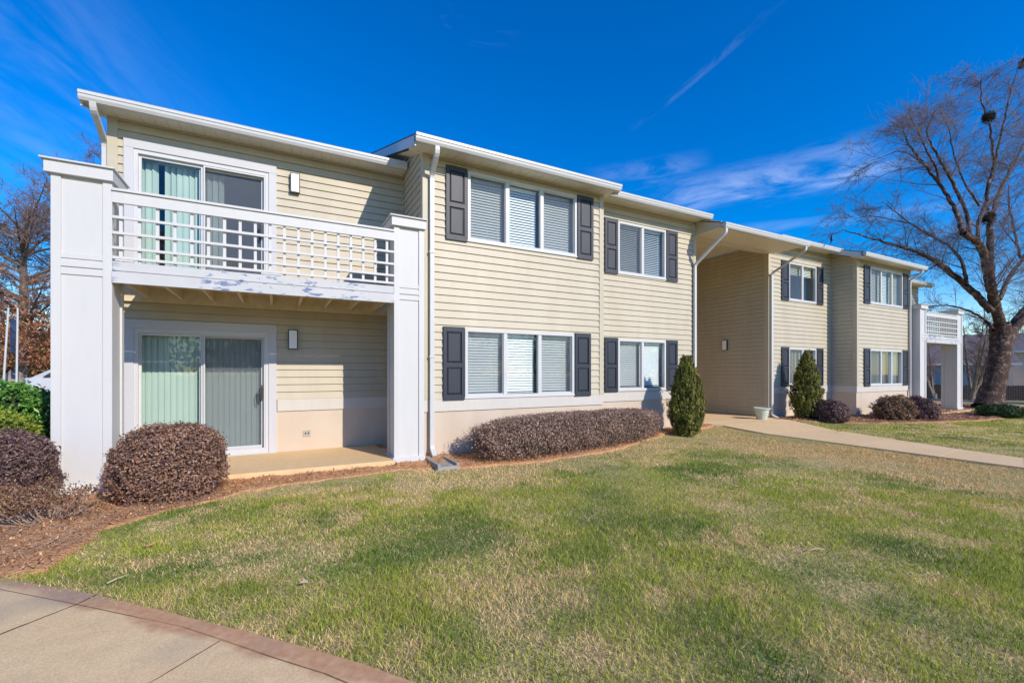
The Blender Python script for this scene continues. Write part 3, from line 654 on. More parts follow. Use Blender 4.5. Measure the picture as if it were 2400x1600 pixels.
def balcony(xa,xb,yf,yw,far=False):
    """between inner faces of the columns xa..xb; front plane yf; wall yw"""
    # deck: fascia boards, joists, decking
    d=MB(); d.box(xa+.001,xb-.001,yf+.06,yw-.03,2.60,2.645); deck=d.build('balcony_deck',M['deckwood'],B)
    f=MB(); f.box(xa+.001,xb-.001,yf-.012,yf+.03,2.405,2.545); f.box(xa+.001,xb-.001,yf+.012,yf+.045,2.556,2.664); f.build('fascia_board',M['peel'],deck,bevel=.003)
    l=MB(); l.box(xa-.3,xb+.3,yw-.075,yw-.025,2.385,2.60); l.build('ledger',M['deckwood'],deck)
    x=xa+.02; j=MB()
    k=0
    while x<xb:
        jj=MB(); jj.box(x,x+.038,yf+.05,yw-.076,2.455,2.598); jj.build('joist',M['deckwood'],deck); x+=.405; k+=1
    # railing
    r=MB(); r.box(xa+.001,xb-.001,yf+.0,yf+.038,3.365,3.50); r.box(xa+.001,xb-.001,yf-.022,yf+.075,3.502,3.532)
    for z in (3.195,3.008,2.83,2.712): r.box(xa+.001,xb-.001,yf+.004,yf+.034,z-.0165,z+.0165)
    rail=r.build('railing',M['white'],B,bevel=.002)
    n=max(2,round((xb-xa)/.1745)) if not far else 17; stp=(xb-xa)/n; s=MB()
    for i in range(n):
        u=xa+stp*(i+.42); v=MB(); v.box(u-.017,u+.017,yf+.036,yf+.068,2.69,3.364); v.build('baluster',M['white'],rail)
    b=MB(); b.box((xa+xb)/2-.12,(xa+xb)/2+.12,yf+.01,yf+.04,2.673,2.70); b.box(xa+.03,xa+.2,yf+.01,yf+.04,2.673,2.694); b.build('spacer_block',M['white'],rail)
column(-2.269,-1.735,6.891,7.366,.015,0,True); column(1.597,2.072,6.891,7.366,-.06+.02,0,False)
balcony(-1.735,1.597,6.885,YR)
column(20.215,20.72,7.12,7.60,-.10,0,False); column(23.42,23.92,7.12,7.60,-.10,0,False)
balcony(20.72,23.42,7.115,Y5,True)
def side_rail(x,y0,y1):
    m=MB()
    for z in (3.195,3.008,2.83,2.712): m.box(x,x+.03,y0,y1,z-.0165,z+.0165)
    m.box(x,x+.038,y0,y1,3.365,3.50); m.box(x-.02,x+.06,y0,y1,3.502,3.532); m.box(x,x+.04,y0,y1,2.42,2.66)
    o=m.build('side_railing',M['white'],B); n=max(2,round((y1-y0)/.1745)); q=(y1-y0)/n
    for i in range(n):
        v=MB(); u=y0+q*(i+.5); v.box(x+.032,x+.064,u-.017,u+.017,2.69,3.364); v.build('baluster',M['white'],o)
side_rail(-2.20,7.367,YR-.03); side_rail(23.66,7.601,Y5-.03)
# ---- wall lamps (fixed to the building)
def sconce(x,y,z,face='y'):
    m=MB(); l=MB()
    if face=='y':
        w,h,d=.074,.165,.085
        m.box(x-w*.7,x+w*.7,y-.035,y-.016,z-h*.7,z+h*.7); rframe(m,x-w,x+w,z-h,z+h,y-d,y-.036,.012); l.box(x-w+.013,x+w-.013,y-d-.004,y-.037,z-h+.013,z+h-.013)
    else:
        w,h,d=.09,.165,.085
        m.box(x-.035,x-.016,y-w*.7,y+w*.7,z-h*.7,z+h*.7)
        m.box(x-d,x-.036,y-w,y+w,z-h,z-h+.012); m.box(x-d,x-.036,y-w,y+w,z+h-.012,z+h); m.box(x-d,x-.036,y-w,y-w+.012,z-h+.012,z+h-.012); m.box(x-d,x-.036,y+w-.012,y+w,z-h+.012,z+h-.012)
        l.box(x-d-.004,x-.037,y-w+.013,y+w-.013,z-h+.013,z+h-.013)
    o=m.build('wall_lamp',M['black'],B); l.build('lens',M['lens'],o,bevel=.006)
sconce(.272,YR,4.547); sconce(.240,YR,1.893); sconce(XP,9.54,2.215,'x')
m=MB(); rframe(m,.40,.515,.235,.335,YR-.014,YR+.001,.012); m.box(.412,.503,YR-.008,YR+.0,.247,.323); m.box(.455,.46,YR-.012,YR-.008,.247,.323); m.build('outlet_cover',pm('grey_outlet',(.45,.43,.36),.5),B)
m=MB(); m.box(.425,.445,YR-.011,YR-.008,.27,.30); m.box(.47,.49,YR-.011,YR-.008,.27,.30); m.build('outlet_socket',M['black'],B)
#VEG
# ------------------------------------------------------------------ beds
BE=[(-6,8.6),(-4.62,7.62),(-3.12,5.97),(-1.75,4.50),(-1.50,4.42),(-1.47,4.77),(-1.40,5.35),(-1.12,5.70),(-.78,5.89),(-.36,6.25),(.32,6.42),(1.18,6.5),(1.87,6.50),(2.76,6.22),(3.9,6.12),(5.38,6.33),(6.98,6.95),(8.2,7.25),(9.2,7.42),(9.85,7.55)]
BE2=[(12.98,7.8),(13.05,7.45),(13.8,6.75),(15,6.3),(17,5.7),(19.5,5.35),(22.5,5.3),(25,5.1),(27.5,5.6),(28.5,7.2),(27.5,8.6)]
def bed(name,edge,label,wob=1):
    # sheet from the edge curve to the wall, real lumps
    P=[]; 
    for i in range(len(edge)-1):
        a,b=edge[i],edge[i+1]; k=max(1,int(math.hypot(b[0]-a[0],b[1]-a[1])/.08))
        for j in range(k): P.append((a[0]+(b[0]-a[0])*j/k,a[1]+(b[1]-a[1])*j/k))
    P.append(edge[-1]); P=np.array(P); n=len(P)
    Yw=np.array([9.5 if p[0]<-2.35 or p[0]>24.5 else 6.96 if p[0]<1.55 else wally(p[0]+.02)+.02 if p[0]<20.1 else 6.8 for p in P]); K=26
    t=np.linspace(0,1,K)**1.3
    X=np.repeat(P[:,0][:,None],K,1)+(vn(P[:,0],P[:,1],.25,5)[:,None]-.5)*.10*(1-t)[None,:]
    Y=P[:,1][:,None]+(Yw-P[:,1])[:,None]*t[None,:]+(vn(P[:,0],P[:,1],.2,6)[:,None]-.5)*.12*(1-t)[None,:]
    Z=zg(X,Y)+.014+.05*np.minimum(1,t*6)[None,:]*vn(X,Y,.25,8)*.6+(vn(X,Y,.07,9)-.5)*.014*np.minimum(1,t*8)[None,:]
    Z[:,0]-=.04
    idx=np.arange(n*K).reshape(n,K); F=np.stack([idx[:-1,:-1],idx[1:,:-1],idx[1:,1:],idx[:-1,1:]],-1).reshape(-1,4)
    return tag(npmesh(name,np.stack([X,Y,Z],-1).reshape(-1,3),F,M['mulch'],smooth=True),label,kind='structure')
bed('mulch_bed',BE,'brown pine straw and bark bed along the front of the near building'); bed('mulch_bed',BE2,'bark bed along the far wing and round the big bare tree')
def inpoly(x,y,poly):
    r=np.zeros(len(x),bool); n=len(poly)
    for i in range(n):
        (x1,y1),(x2,y2)=poly[i],poly[(i+1)%n]
        c=((y1>y)!=(y2>y)); 
        with np.errstate(divide='ignore',invalid='ignore'): xi=(x2-x1)*(y-y1)/((y2-y1) if y2!=y1 else 1e-9)+x1
        r^=(c&(x<xi))
    return r
def infrus(x,y,m=.18):
    d=x*math.sin(TH)+y*math.cos(TH); u=x*math.cos(TH)-y*math.sin(TH); return (d>.9)&(np.abs(u/np.maximum(d,.1))<1.156+m)
def depth(x,y): return x*math.sin(TH)+y*math.cos(TH)
# ------------------------------------------------------------------ grass
LA=PE[2:]+[(10.02,.0),(10.0,2.3),(9.97,4.54),(10.03,6.3),(10.0,7.1),(9.9,7.5)]+BE[::-1][1:-4]
LB=[(11.2,-1.5),(11.22,2.56),(11.4,3.4),(11.68,4.48),(12.3,6.02),(12.98,7.4)]+BE2[1:8]+[(30,4.6),(30,-1.5)]
def strawness(x,y):
    s=.26+.8*(vn(x,y,.8,11)-.5)+.85*(vn(x,y,.27,12)-.5)+.6*(vn(x,y,.12,14)-.5)+.35*(vn(x,y,2.4,13)-.5)
    # worn tan strip beside the entry path and along the hedge
    def S(t,a,b): t=np.clip((t-a)/(b-a),0,1); return t*t*(3-2*t)
    s=s+1.1*S(x+.5*(vn(x,y,.9,15)-.5),7.1,8.1)*(x<11)+.62*S(y+.5*(vn(x,y,.7,16)-.5),4.5,5.7)*(x>1.4)*(x<11)+.30*S(y+ (x+1.0)*1.0,3.6,2.6)*(x<1)+.25*(x>10.5)
    e=.30*np.clip(1-(np.abs((x+y*.933)-2.44)-.05)/.45,0,1)*(x<3); return s+e
def grass(name,poly,bands,label):
    V=[];F=[];C=[];off=0
    xs=[p[0] for p in poly]; ys=[p[1] for p in poly]
    for d0,d1,dens,hgt,wid,seg in bands:
        x0,x1,y0,y1=min(xs),max(xs),min(ys),max(ys)
        n=int((x1-x0)*(y1-y0)*dens); x=rng.uniform(x0,x1,n); y=rng.uniform(y0,y1,n); d=depth(x,y)
        k=(d>=d0)&(d<d1)&infrus(x,y); x,y=x[k],y[k]; k=inpoly(x+rng.normal(0,.055,len(x)),y+rng.normal(0,.055,len(x)),poly); x,y=x[k],y[k]; n=len(x)
        st=strawness(x,y); thin=rng.random(n)<np.clip(1.35-.45*st,.5,1); x,y,st=x[thin],y[thin],st[thin]; n=len(x)
        isst=rng.random(n)<np.clip((st-.08)*1.12,.1,.97)
        h=hgt*rng.uniform(.55,1.25,n)*np.where(isst,.72,1.0)*(.75+.5*vn(x,y,.4,21)); w=wid*rng.uniform(.7,1.3,n)
        an=rng.uniform(0,2*np.pi,n); la=rng.uniform(0,2*np.pi,n); lean=h*np.where(isst,rng.uniform(.5,1.6,n),rng.uniform(.15,1.0,n))
        px,py=np.cos(an)*w*.5,np.sin(an)*w*.5; lx,ly=np.cos(la)*lean,np.sin(la)*lean
        z=zg(x,y)-.012
        hue=rng.random(n); vv=rng.uniform(.45,1.35,n); pn=vn(x,y,.6,31)
        g1=np.array([.26,.375,.04]); g2=np.array([.63,.62,.10]); g3=np.array([.11,.23,.035]); s1=np.array([1.0,.80,.42]); s2=np.array([.92,.55,.26])
        gc=g1+(g2-g1)*(hue*.7+pn*.5-.1)[:,None]; gc=gc+(g3-gc)*np.clip(.9-pn*1.7,0,.8)[:,None]; c=np.where(isst[:,None],s1+(s2-s1)*(hue*.6+.5*np.clip((x-6.5)/3,0,1)*(x<11))[:,None],gc)*vv[:,None]*.99
        b0=np.stack([x-px,y-py,z],-1); b1=np.stack([x+px,y+py,z],-1)
        if seg==2:
            m0=np.stack([x-px*.75+lx*.35,y-py*.75+ly*.35,z+h*.6],-1); m1=np.stack([x+px*.75+lx*.35,y+py*.75+ly*.35,z+h*.6],-1); t=np.stack([x+lx,y+ly,z+h],-1)
            v=np.stack([b0,b1,m1,m0,t],1); ids=off+np.arange(n)[:,None]*5
            F.append(np.concatenate([ids+[0,1,2],ids+[0,2,3],ids+[3,2,4]])); V.append(v.reshape(-1,3)); C.append(np.repeat(c,5,0)); off+=n*5
        else:
            t=np.stack([x+lx*.7,y+ly*.7,z+h],-1); v=np.stack([b0,b1,t],1); ids=off+np.arange(n)[:,None]*3
            F.append(ids+[0,1,2]); V.append(v.reshape(-1,3)); C.append(np.repeat(c,3,0)); off+=n*3
    o=npmesh(name,np.concatenate(V),np.concatenate(F),M['blade'],col=np.concatenate(C)); return tag(o,label,'grass',kind='stuff')
grass('grass',LA,[(.9,3.2,9000,.042,.0034,2),(3.2,5.5,6000,.040,.0046,2),(5.5,9,3200,.038,.0075,1),(9,14,1800,.035,.012,1)],'patchy green and straw-coloured winter grass between the pavement and the path')
grass('grass',LB,[(6,10,2600,.036,.008,1),(10,16,1300,.036,.014,1),(16,26,450,.035,.028,1)],'straw-tinged grass on the far side of the path')
# pine straw strands and bark chips on the near bed; fallen leaves
def strands(name,poly,n,L,w,cols,label,flat=.0,dirb=None,zoff=.045):
    xs=[p[0] for p in poly]; ys=[p[1] for p in poly]
    x=rng.uniform(min(xs),max(xs),n); y=rng.uniform(min(ys),max(ys),n); k=inpoly(x,y,poly)&infrus(x,y,.25); x,y=x[k],y[k]; n=len(x)
    a=rng.uniform(0,np.pi,n) if dirb is None else rng.normal(dirb,.45,n); l=L*rng.uniform(.4,1.3,n); 
    z=zg(x,y)+zoff*.6+.05*.6*vn(x,y,.25,8)*.6+rng.uniform(0,.018,n); dx,dy=np.cos(a)*l/2,np.sin(a)*l/2; wx,wy=-np.sin(a)*w/2,np.cos(a)*w/2; bend=rng.uniform(-.15,.15,n)*l
    P0=np.stack([x-dx,y-dy,z-.004],-1); P1=np.stack([x-np.sin(a)*bend,y+np.cos(a)*bend,z+rng.uniform(.002,.02,n)],-1); P2=np.stack([x+dx,y+dy,z-.002],-1); W=np.stack([wx,wy,np.zeros(n)],-1)
    v=np.stack([P0-W,P0+W,P1-W,P1+W,P2-W,P2+W],1).reshape(-1,3); ids=np.arange(n)[:,None]*6
    F=np.concatenate([ids+[0,1,3,2],ids+[2,3,5,4]]); cc=np.array(cols)[rng.integers(0,len(cols),n)]*rng.uniform(.7,1.2,n)[:,None]
    return tag(npmesh(name,v,F,M['straw'],col=np.repeat(cc,6,0)),label,'mulch',kind='stuff')
BP=BE[1:]+[(9.4,7.7),(5.9,7.7),(5.85,7.1),(2.2,7.1),(1.6,6.9),(-2.2,6.9),(-2.3,8.6)]
strands('pine_straw',BP,26000,.085,.0035,[(.86,.56,.28),(.74,.40,.19),(.58,.28,.12),(.92,.70,.42),(.42,.19,.08)],'loose pine needles strewn over the near bed')
strands('dry_stems',[(-2.6,5.0),(-1.5,4.6),(-1.42,5.4),(-.7,5.9),(-.2,6.3),(-1.0,6.1),(-2.4,5.9)],700,.30,.0045,[(.62,.50,.36),(.55,.42,.29),(.45,.33,.22)],'long pale dry stems lying on the bed before the left bushes',dirb=.35)
strands('bark_chips',BP,16000,.022,.013,[(.45,.19,.08),(.62,.29,.13),(.25,.11,.05),(.74,.44,.21)],'small bark chips over the near bed')
BP2=[(12.7,7.75),(13,7.3),(15,6.25),(17,5.75),(19.5,5.4),(22.5,5.35),(25,5.2),(27.4,5.7),(28.2,7.2),(27,8.4),(20,8.4),(20,7.3),(16.5,7.3),(16.4,8.0)]
strands('bark_chips',BP2,16000,.05,.03,[(.24,.12,.07),(.36,.19,.11),(.14,.075,.05),(.5,.34,.23)],'dark bark chips over the bed by the far wing')
def fallen_leaf(x,y,s,c,label,a):
    m=MB(); z=zf(x,y)+.03; ring=[]
    for i in range(9):
        t=i/9*2*math.pi; r=s*(1+.35*math.cos(3*t)) ; ring.append((x+r*math.cos(t+a),y+r*.6*math.sin(t+a),z+.35*s*abs(math.cos(t))))
    m.add([(x,y,z)]+ring,[(0,1+i,1+(i+1)%9) for i in range(9)])
    o=m.build('fallen_leaf',pm('dry_leaf',c,.7,.2,20),None,fix=False); return tag(o,label,'leaf','dry leaves on the lawn')
fallen_leaf(-.93,4.61,.042,(.62,.25,.12),'orange dry leaf in the lawn near the pavement corner',.4)
fallen_leaf(.16,3.33,.035,(.50,.36,.27),'pale tan leaf lying in the front lawn',1.3)
fallen_leaf(5.05,3.55,.05,(.45,.24,.12),'brown curled leaf out in the middle of the lawn',.8)
fallen_leaf(11.9,5.7,.07,(.30,.11,.05),'dark red-brown leaf on the grass beyond the path',2.2)
def stick(x,y,L,a,c,label):
    m=MB(); z=zf(x,y)+.025; m.tube([(x,y,z),(x+L*.4*math.cos(a),y+L*.4*math.sin(a),z+.012),(x+L*math.cos(a+.25),y+L*math.sin(a+.25),z+.004)],[.006,.0045,.002],5)
    m.tube([(x+L*.4*math.cos(a),y+L*.4*math.sin(a),z+.012),(x+L*.65*math.cos(a-.5),y+L*.65*math.sin(a-.5),z+.02)],[.003,.0015],5)
    return tag(m.build('twig',pm('stick',c,.8,.1,30)),label,'twig','sticks fallen on the lawn')
stick(3.95,2.0,.16,2.6,(.55,.40,.25),'pale forked twig lying in the lawn to the right'); stick(-1.02,3.95,.13,.5,(.5,.38,.27),'thin dry twig beside the pavement joint')
# ------------------------------------------------------------------ shrubs
def leafmesh(name,P,N,size,asp,cols,parent,mat='leaf',jit=.8,up=0,fold=.25):
    cols=[[q*(.86 if name=='foliage' and mat=='leaf' and not up else 1) for q in k_] for k_ in cols]
    n=len(P); r=rng.normal(0,1,(n,3)); nn=N+r*jit; nn/=np.linalg.norm(nn,axis=1)[:,None]
    a=rng.normal(0,1,(n,3)); 
    if up: a=a*(1-up)+np.array([0,0,1])*up*2+N*.3
    a-=nn*(a*nn).sum(1)[:,None]; a/=np.linalg.norm(a,axis=1)[:,None]; b=np.cross(nn,a)
    L=size*rng.uniform(.6,1.35,n); W=L*asp
    p0=P-a*(L*.5)[:,None]; p2=P+a*(L*.5)[:,None]; fd=nn*(W*fold)[:,None]; p1=P+b*(W*.5)[:,None]+fd; p3=P-b*(W*.5)[:,None]+fd
    V=np.stack([p0,p1,p2,p3],1).reshape(-1,3); ids=np.arange(n)[:,None]*4; F=np.concatenate([ids+[0,1,2],ids+[0,2,3]])
    c=np.array(cols)[rng.integers(0,len(cols),n)]*rng.uniform(.65,1.3,n)[:,None]
    cl=.72+.56*vn(P[:,0]*1+P[:,2]*.7,P[:,1]+P[:,2]*1.3,.16,41); c=c*cl[:,None]
    return npmesh(name,V,F,M[mat],parent,col=np.repeat(c,4,0))
def superdir(n,p,rz=.5):
    d=rng.normal(0,1,(n,3)); 
    k=(np.abs(d)**p).sum(1)**(1/p); return d/k[:,None]
def bush(name,label,cat,cx,cy,rx,ry,rz,n,size,cols,rot=0,p=2.4,lump=.10,core='twigcore',asp=.5,group=None,zlo=-.9,mat='leaf',zc=None,clip=None,depthf=.16,jit=.8,stems=26,leafname='foliage',sprig=0.05):
    z0=zf(cx,cy); t=thing(name,label,cat,(cx,cy,z0),group); zc=zc if zc is not None else z0+rz*.72
    ca,sa=math.cos(rot),math.sin(rot)
    u=superdir(int(n*1.35),p); u=u[u[:,2]>zlo][:n]; nn=len(u)
    lum=1+lump*(vn(u[:,0]*3+u[:,2]*2,u[:,1]*3-u[:,2],.55,int(abs(cx)*10)%50)-.5)*2
    inw=1-depthf*rng.random(nn)**1.6; sp=rng.random(nn)<sprig; inw=np.where(sp,1+.07*rng.random(nn),inw)
    q=u*lum[:,None]*inw[:,None]*np.array([rx,ry,rz]); nrm=u*np.abs(u)**.3/np.array([rx,ry,rz]); nrm/=np.linalg.norm(nrm,axis=1)[:,None]
    def rotp(v): return np.stack([v[:,0]*ca-v[:,1]*sa,v[:,0]*sa+v[:,1]*ca,v[:,2]],-1)
    P=rotp(q)+np.array([cx,cy,zc]); N=rotp(nrm)
    if clip is not None: k=clip(P); P,N=P[k],N[k]
    P[:,2]=np.maximum(P[:,2],z0+.02); leafmesh(leafname,P,N,size,asp,cols,t,mat,jit)
    # woody interior : displaced shell + stems
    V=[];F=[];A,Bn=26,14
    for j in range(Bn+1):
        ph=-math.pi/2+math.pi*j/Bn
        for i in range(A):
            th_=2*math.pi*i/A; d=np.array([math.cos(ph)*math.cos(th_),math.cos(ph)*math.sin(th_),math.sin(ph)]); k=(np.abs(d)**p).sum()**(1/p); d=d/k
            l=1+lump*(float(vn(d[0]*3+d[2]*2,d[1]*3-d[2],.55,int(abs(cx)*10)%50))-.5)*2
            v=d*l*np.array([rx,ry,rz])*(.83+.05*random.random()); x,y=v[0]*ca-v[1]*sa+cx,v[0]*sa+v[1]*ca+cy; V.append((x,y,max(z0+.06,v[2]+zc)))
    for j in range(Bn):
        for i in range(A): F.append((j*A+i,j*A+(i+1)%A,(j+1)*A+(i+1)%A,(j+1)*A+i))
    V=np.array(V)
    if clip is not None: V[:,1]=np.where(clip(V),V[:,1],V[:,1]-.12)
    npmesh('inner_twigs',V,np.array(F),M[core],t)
    m=MB()
    for i in range(stems):
        a=random.uniform(0,2*math.pi); r0=random.uniform(.05,.35); r1=random.uniform(.5,.9); l=lambda r,a:(cx+(rx*r*math.cos(a))*ca-(ry*r*math.sin(a))*sa,cy+(rx*r*math.cos(a))*sa+(ry*r*math.sin(a))*ca)
        m.tube([(*l(r0,a),z0-.03),(*l((r0+r1)/2,a+.2),z0+rz*.25),(*l(r1,a+.1),z0+rz*.6)],[.010,.008,.004],4,cap=False)
    m.build('stems',M['twigbrown'],t,fix=False)
    return t
LOR=[(.36,.20,.145),(.28,.155,.125),(.45,.255,.16),(.18,.10,.09),(.52,.35,.26),(.52,.28,.15)]
bush('loropetalum_bush','round clipped purple-brown bush in front of the left sliding door','bush',-1.085,6.38,.53,.46,.49,25000,.036,LOR,p=2.6,asp=.42)
bush('loropetalum_bush','dark purple-brown bush left of the tall white column, cut by the photo edge','bush',-2.70,6.72,.53,.53,.465,25000,.036,[(.26,.155,.145),(.20,.12,.12),(.34,.20,.155),(.13,.075,.08),(.42,.28,.23)],p=2.5,asp=.42)
def clipH(P): return P[:,1]<np.where(P[:,0]<5.87,7.10,7.69)
bush('clipped_hedge','long low clipped hedge of grey-purple leaves under the triple window','hedge',5.10,6.86,2.27,.47,.345,70000,.034,[(.42,.275,.205),(.34,.225,.19),(.52,.34,.24),(.22,.14,.125),(.60,.45,.35),(.48,.29,.19)],rot=.185,p=4.2,lump=.05,asp=.42,clip=clipH,zc=.235,zlo=-1,stems=90,depthf=.22)
bush('loropetalum_bush','small purple bush just right of the far cone-shaped evergreen','bush',14.02,6.95,.43,.42,.36,8000,.05,[(.22,.12,.125),(.17,.09,.11),(.28,.16,.15),(.10,.055,.07),(.36,.24,.22)],p=2.3,asp=.5,group=None)
bush('loropetalum_bush','loose brown-leaved bush, the left one of the pair before the far wing','bush',16.62,6.50,.57,.5,.44,9000,.055,[(.36,.22,.13),(.28,.16,.10),(.44,.29,.18),(.19,.10,.07)],p=2.0,lump=.22,asp=.45,jit=1.2,depthf=.3)
bush('loropetalum_bush','darker purple bush, the right one of the pair before the far wing','bush',17.70,6.28,.48,.46,.41,8000,.055,[(.20,.115,.12),(.15,.08,.09),(.27,.16,.15),(.11,.06,.065)],p=2.1,lump=.16,asp=.45)
bush('low_evergreen_shrub','low dark green spreading shrub beside the big bare tree','bush',21.9,5.55,.66,.6,.26,7000,.06,[(.03,.065,.02),(.045,.09,.025),(.06,.11,.03)],p=2.1,lump=.2,core='greencore',asp=.35,group=None)
# laurel hedges at the left edge
bush('laurel_hedge','tall glossy dark green laurel hedge at the left edge, behind the lighter one','hedge',-5.35,10.9,1.75,.55,.70,15000,.085,[(.09,.24,.035),(.13,.31,.045),(.055,.15,.03),(.19,.38,.06)],p=4,lump=.06,core='greencore',mat='glossyleaf',asp=.5,zc=.5,zlo=-1)
bush('clipped_green_hedge','lighter yellow-green clipped hedge at the left edge in front of the dark laurel','hedge',-4.55,9.35,1.25,.75,.52,17000,.055,[(.25,.34,.04),(.33,.42,.045),(.16,.24,.035),(.42,.46,.06)],p=3.4,lump=.08,core='greencore',mat='leaf',asp=.5,zc=.28,zlo=-1)
# half-bare rusty shrub in front of the left bush
def azalea():
    t=thing('azalea_shrub','sparse rusty orange-leaved shrub with bare grey stems at the foot of the white column','bush',(-1.98,5.9,zf(-1.98,5.9)))
    m=MB(); P=[]; base=Vector((-1.95,5.85,zf(-1.98,5.9)))
    for i in range(46):
        a=random.uniform(0,2*math.pi); out=random.uniform(.12,.46); hh=random.uniform(.14,.34); dx=math.cos(a)*out*1.15; dy=math.sin(a)*out*.7
        b0=base+Vector((dx*.12,dy*.12,-.02)); tip=base+Vector((dx-.12,dy,hh)); mid=(b0+tip)/2+Vector((dx*.12,dy*.1,-.03)); m.tube([b0,mid,tip],[.006,.0045,.0025],5,cap=False)
        for k in range(3):
            tp=tip+Vector((random.gauss(0,.06),random.gauss(0,.06),random.uniform(-.02,.07))); m.tube([mid.lerp(tip,.5),tp],[.003,.0015],4,cap=False)
            for j in range(26 if a>1.2 else 16): P.append(tp+Vector((random.gauss(0,.035),random.gauss(0,.035),random.gauss(.0,.022))))
    m.build('stems',pm('grey_stems',(.36,.27,.21),.85,.2,12),t,fix=False); P=np.array([tuple(p) for p in P]); N=np.tile(np.array([[.2,-.5,.8]]),(len(P),1))
    leafmesh('foliage',P,N,.028,.45,[(.42,.20,.11),(.32,.15,.09),(.50,.30,.17),(.25,.20,.07),(.22,.09,.06)],t)
azalea()
# arborvitae
def arborvitae(cx,cy,h,r,label,n,size,lean=0,twin=False,pw=1.55):
    z0=zf(cx,cy); t=thing('arborvitae',label,'evergreen shrub',(cx,cy,z0),'cone-shaped evergreens by the breezeway')
    s=rng.random(int(n*1.3))**.85; prof=np.where(s<.3,.58+.42*(s/.3)**.7,np.clip(1-(np.maximum(s-.3,0)/.7)**pw,0,1)**.85+.03)
    k=rng.random(len(s))<np.clip(prof+.12,0,1); s,prof=s[k],prof[k]; n=len(s); a=rng.uniform(0,2*np.pi,n)
    G=16; s=np.repeat(s[::G],G)[:n]; prof=np.repeat(prof[::G],G)[:n]; a=np.repeat(a[::G],G)[:n]; gi=rng.random(len(s)); gt=np.repeat(rng.random(len(s)//G+1),G)[:len(s)]; n=len(s)
    lump=.74+.52*vn(a*2.6+10,s*9,.8,int(cx*7)%40)+.08*np.sin(a*5+s*9)
    inw=1.04-.38*gt**1.4+.0*gi; rr=r*prof*lump*inw+.035*gi; x=cx+rr*np.cos(a)+lean*s; y=cy+rr*np.sin(a); z=z0+.03+s*h*.97+(gi-.3)*.15; x=x+rng.normal(0,.017,n); y=y+rng.normal(0,.017,n)
    if twin: z=np.where((s>.88)&(np.cos(a-.5)>.35),z+.0,z); x=np.where(s>.8,x+.10*np.sign(np.cos(a))*(s-.8)*2.2,x)
    P=np.stack([x,y,z],-1); N=np.stack([np.cos(a),np.sin(a),np.full(n,.35)],-1)
    leafmesh('foliage',P,N,size,.30,[(.14,.17,.03),(.20,.22,.035),(.08,.10,.022),(.30,.30,.05),(.34,.27,.07),(.16,.16,.03)],t,'leaf',.75,up=.7)
    m=MB(); m.tube([(cx,cy,z0-.05),(cx+lean*.5,cy,z0+h*.5),(cx+lean,cy,z0+h*.93)],[.05,.035,.008],6); 
    for i in range(240):
        s_=random.random()**.9*.9; pr_=(.62+.38*(s_/.22)) if s_<.22 else max(.05,1-((s_-.22)/.78)**1.55); a_=random.uniform(0,6.28); rr_=r*pr_*.8
        m.tube([(cx,cy,z0+s_*h*.8),(cx+rr_*.6*math.cos(a_),cy+rr_*.6*math.sin(a_),z0+s_*h+.02),(cx+rr_*math.cos(a_),cy+rr_*math.sin(a_),z0+.05+s_*h+.05)],[.009,.006,.003],4,cap=False)
    m.build('trunk',M['barkbrown'],t,fix=False)
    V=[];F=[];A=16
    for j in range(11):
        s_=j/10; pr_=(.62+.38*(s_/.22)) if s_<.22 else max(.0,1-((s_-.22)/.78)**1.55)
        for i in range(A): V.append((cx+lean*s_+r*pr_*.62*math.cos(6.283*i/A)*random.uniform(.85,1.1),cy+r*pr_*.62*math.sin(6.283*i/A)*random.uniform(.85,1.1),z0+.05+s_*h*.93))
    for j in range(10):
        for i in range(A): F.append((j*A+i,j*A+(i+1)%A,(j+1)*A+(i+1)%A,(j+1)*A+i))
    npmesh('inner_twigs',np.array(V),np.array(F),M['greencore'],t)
arborvitae(8.12,6.95,1.74,.315,'cone-shaped olive-green evergreen at the near corner of the breezeway, the larger one',26000,.062,twin=True)
arborvitae(13.72,7.45,1.98,.37,'cone-shaped evergreen before the wing right of the breezeway, the farther one',17000,.075,lean=.05,pw=1.15)
# ------------------------------------------------------------------ bare trees
class Br:
    def __init__(s): s.V=[];s.F=[];s.n=0
    def add(s,P,r,k=3):
        P=np.asarray(P,float); m=len(P); T=np.gradient(P,axis=0); T/=np.maximum(np.linalg.norm(T,axis=1),1e-9)[:,None]
        up=np.array([.31,.87,.38]); A=np.cross(T,up); A/=np.maximum(np.linalg.norm(A,axis=1),1e-6)[:,None]; Bv=np.cross(T,A)
        an=2*np.pi*np.arange(k)/k; ring=P[:,None,:]+(A[:,None,:]*np.cos(an)[None,:,None]+Bv[:,None,:]*np.sin(an)[None,:,None])*np.asarray(r)[:,None,None]
        s.V.append(ring.reshape(-1,3)); i=np.arange(m-1)[:,None]*k; j=np.arange(k)[None,:]; j2=(j+1)%k
        s.F.append((np.stack([i+j,i+j2,i+k+j2,i+k+j],-1)+s.n).reshape(-1,4)); s.n+=m*k
    def build(s,name,mat,par,smooth=True): return npmesh(name,np.concatenate(s.V),np.concatenate(s.F),mat,par,smooth=smooth)
def resample(P,m):
    P=np.asarray(P,float); d=np.r_[0,np.cumsum(np.linalg.norm(np.diff(P,axis=0),axis=1))]; t=np.linspace(0,d[-1],m); return np.stack([np.interp(t,d,P[:,i]) for i in range(3)],-1),d[-1]
def smoothp(P,it=2):
    for _ in range(it):
        Q=P.copy(); Q[1:-1]=(P[:-2]+2*P[1:-1]+P[2:])/4; P=Q
    return P
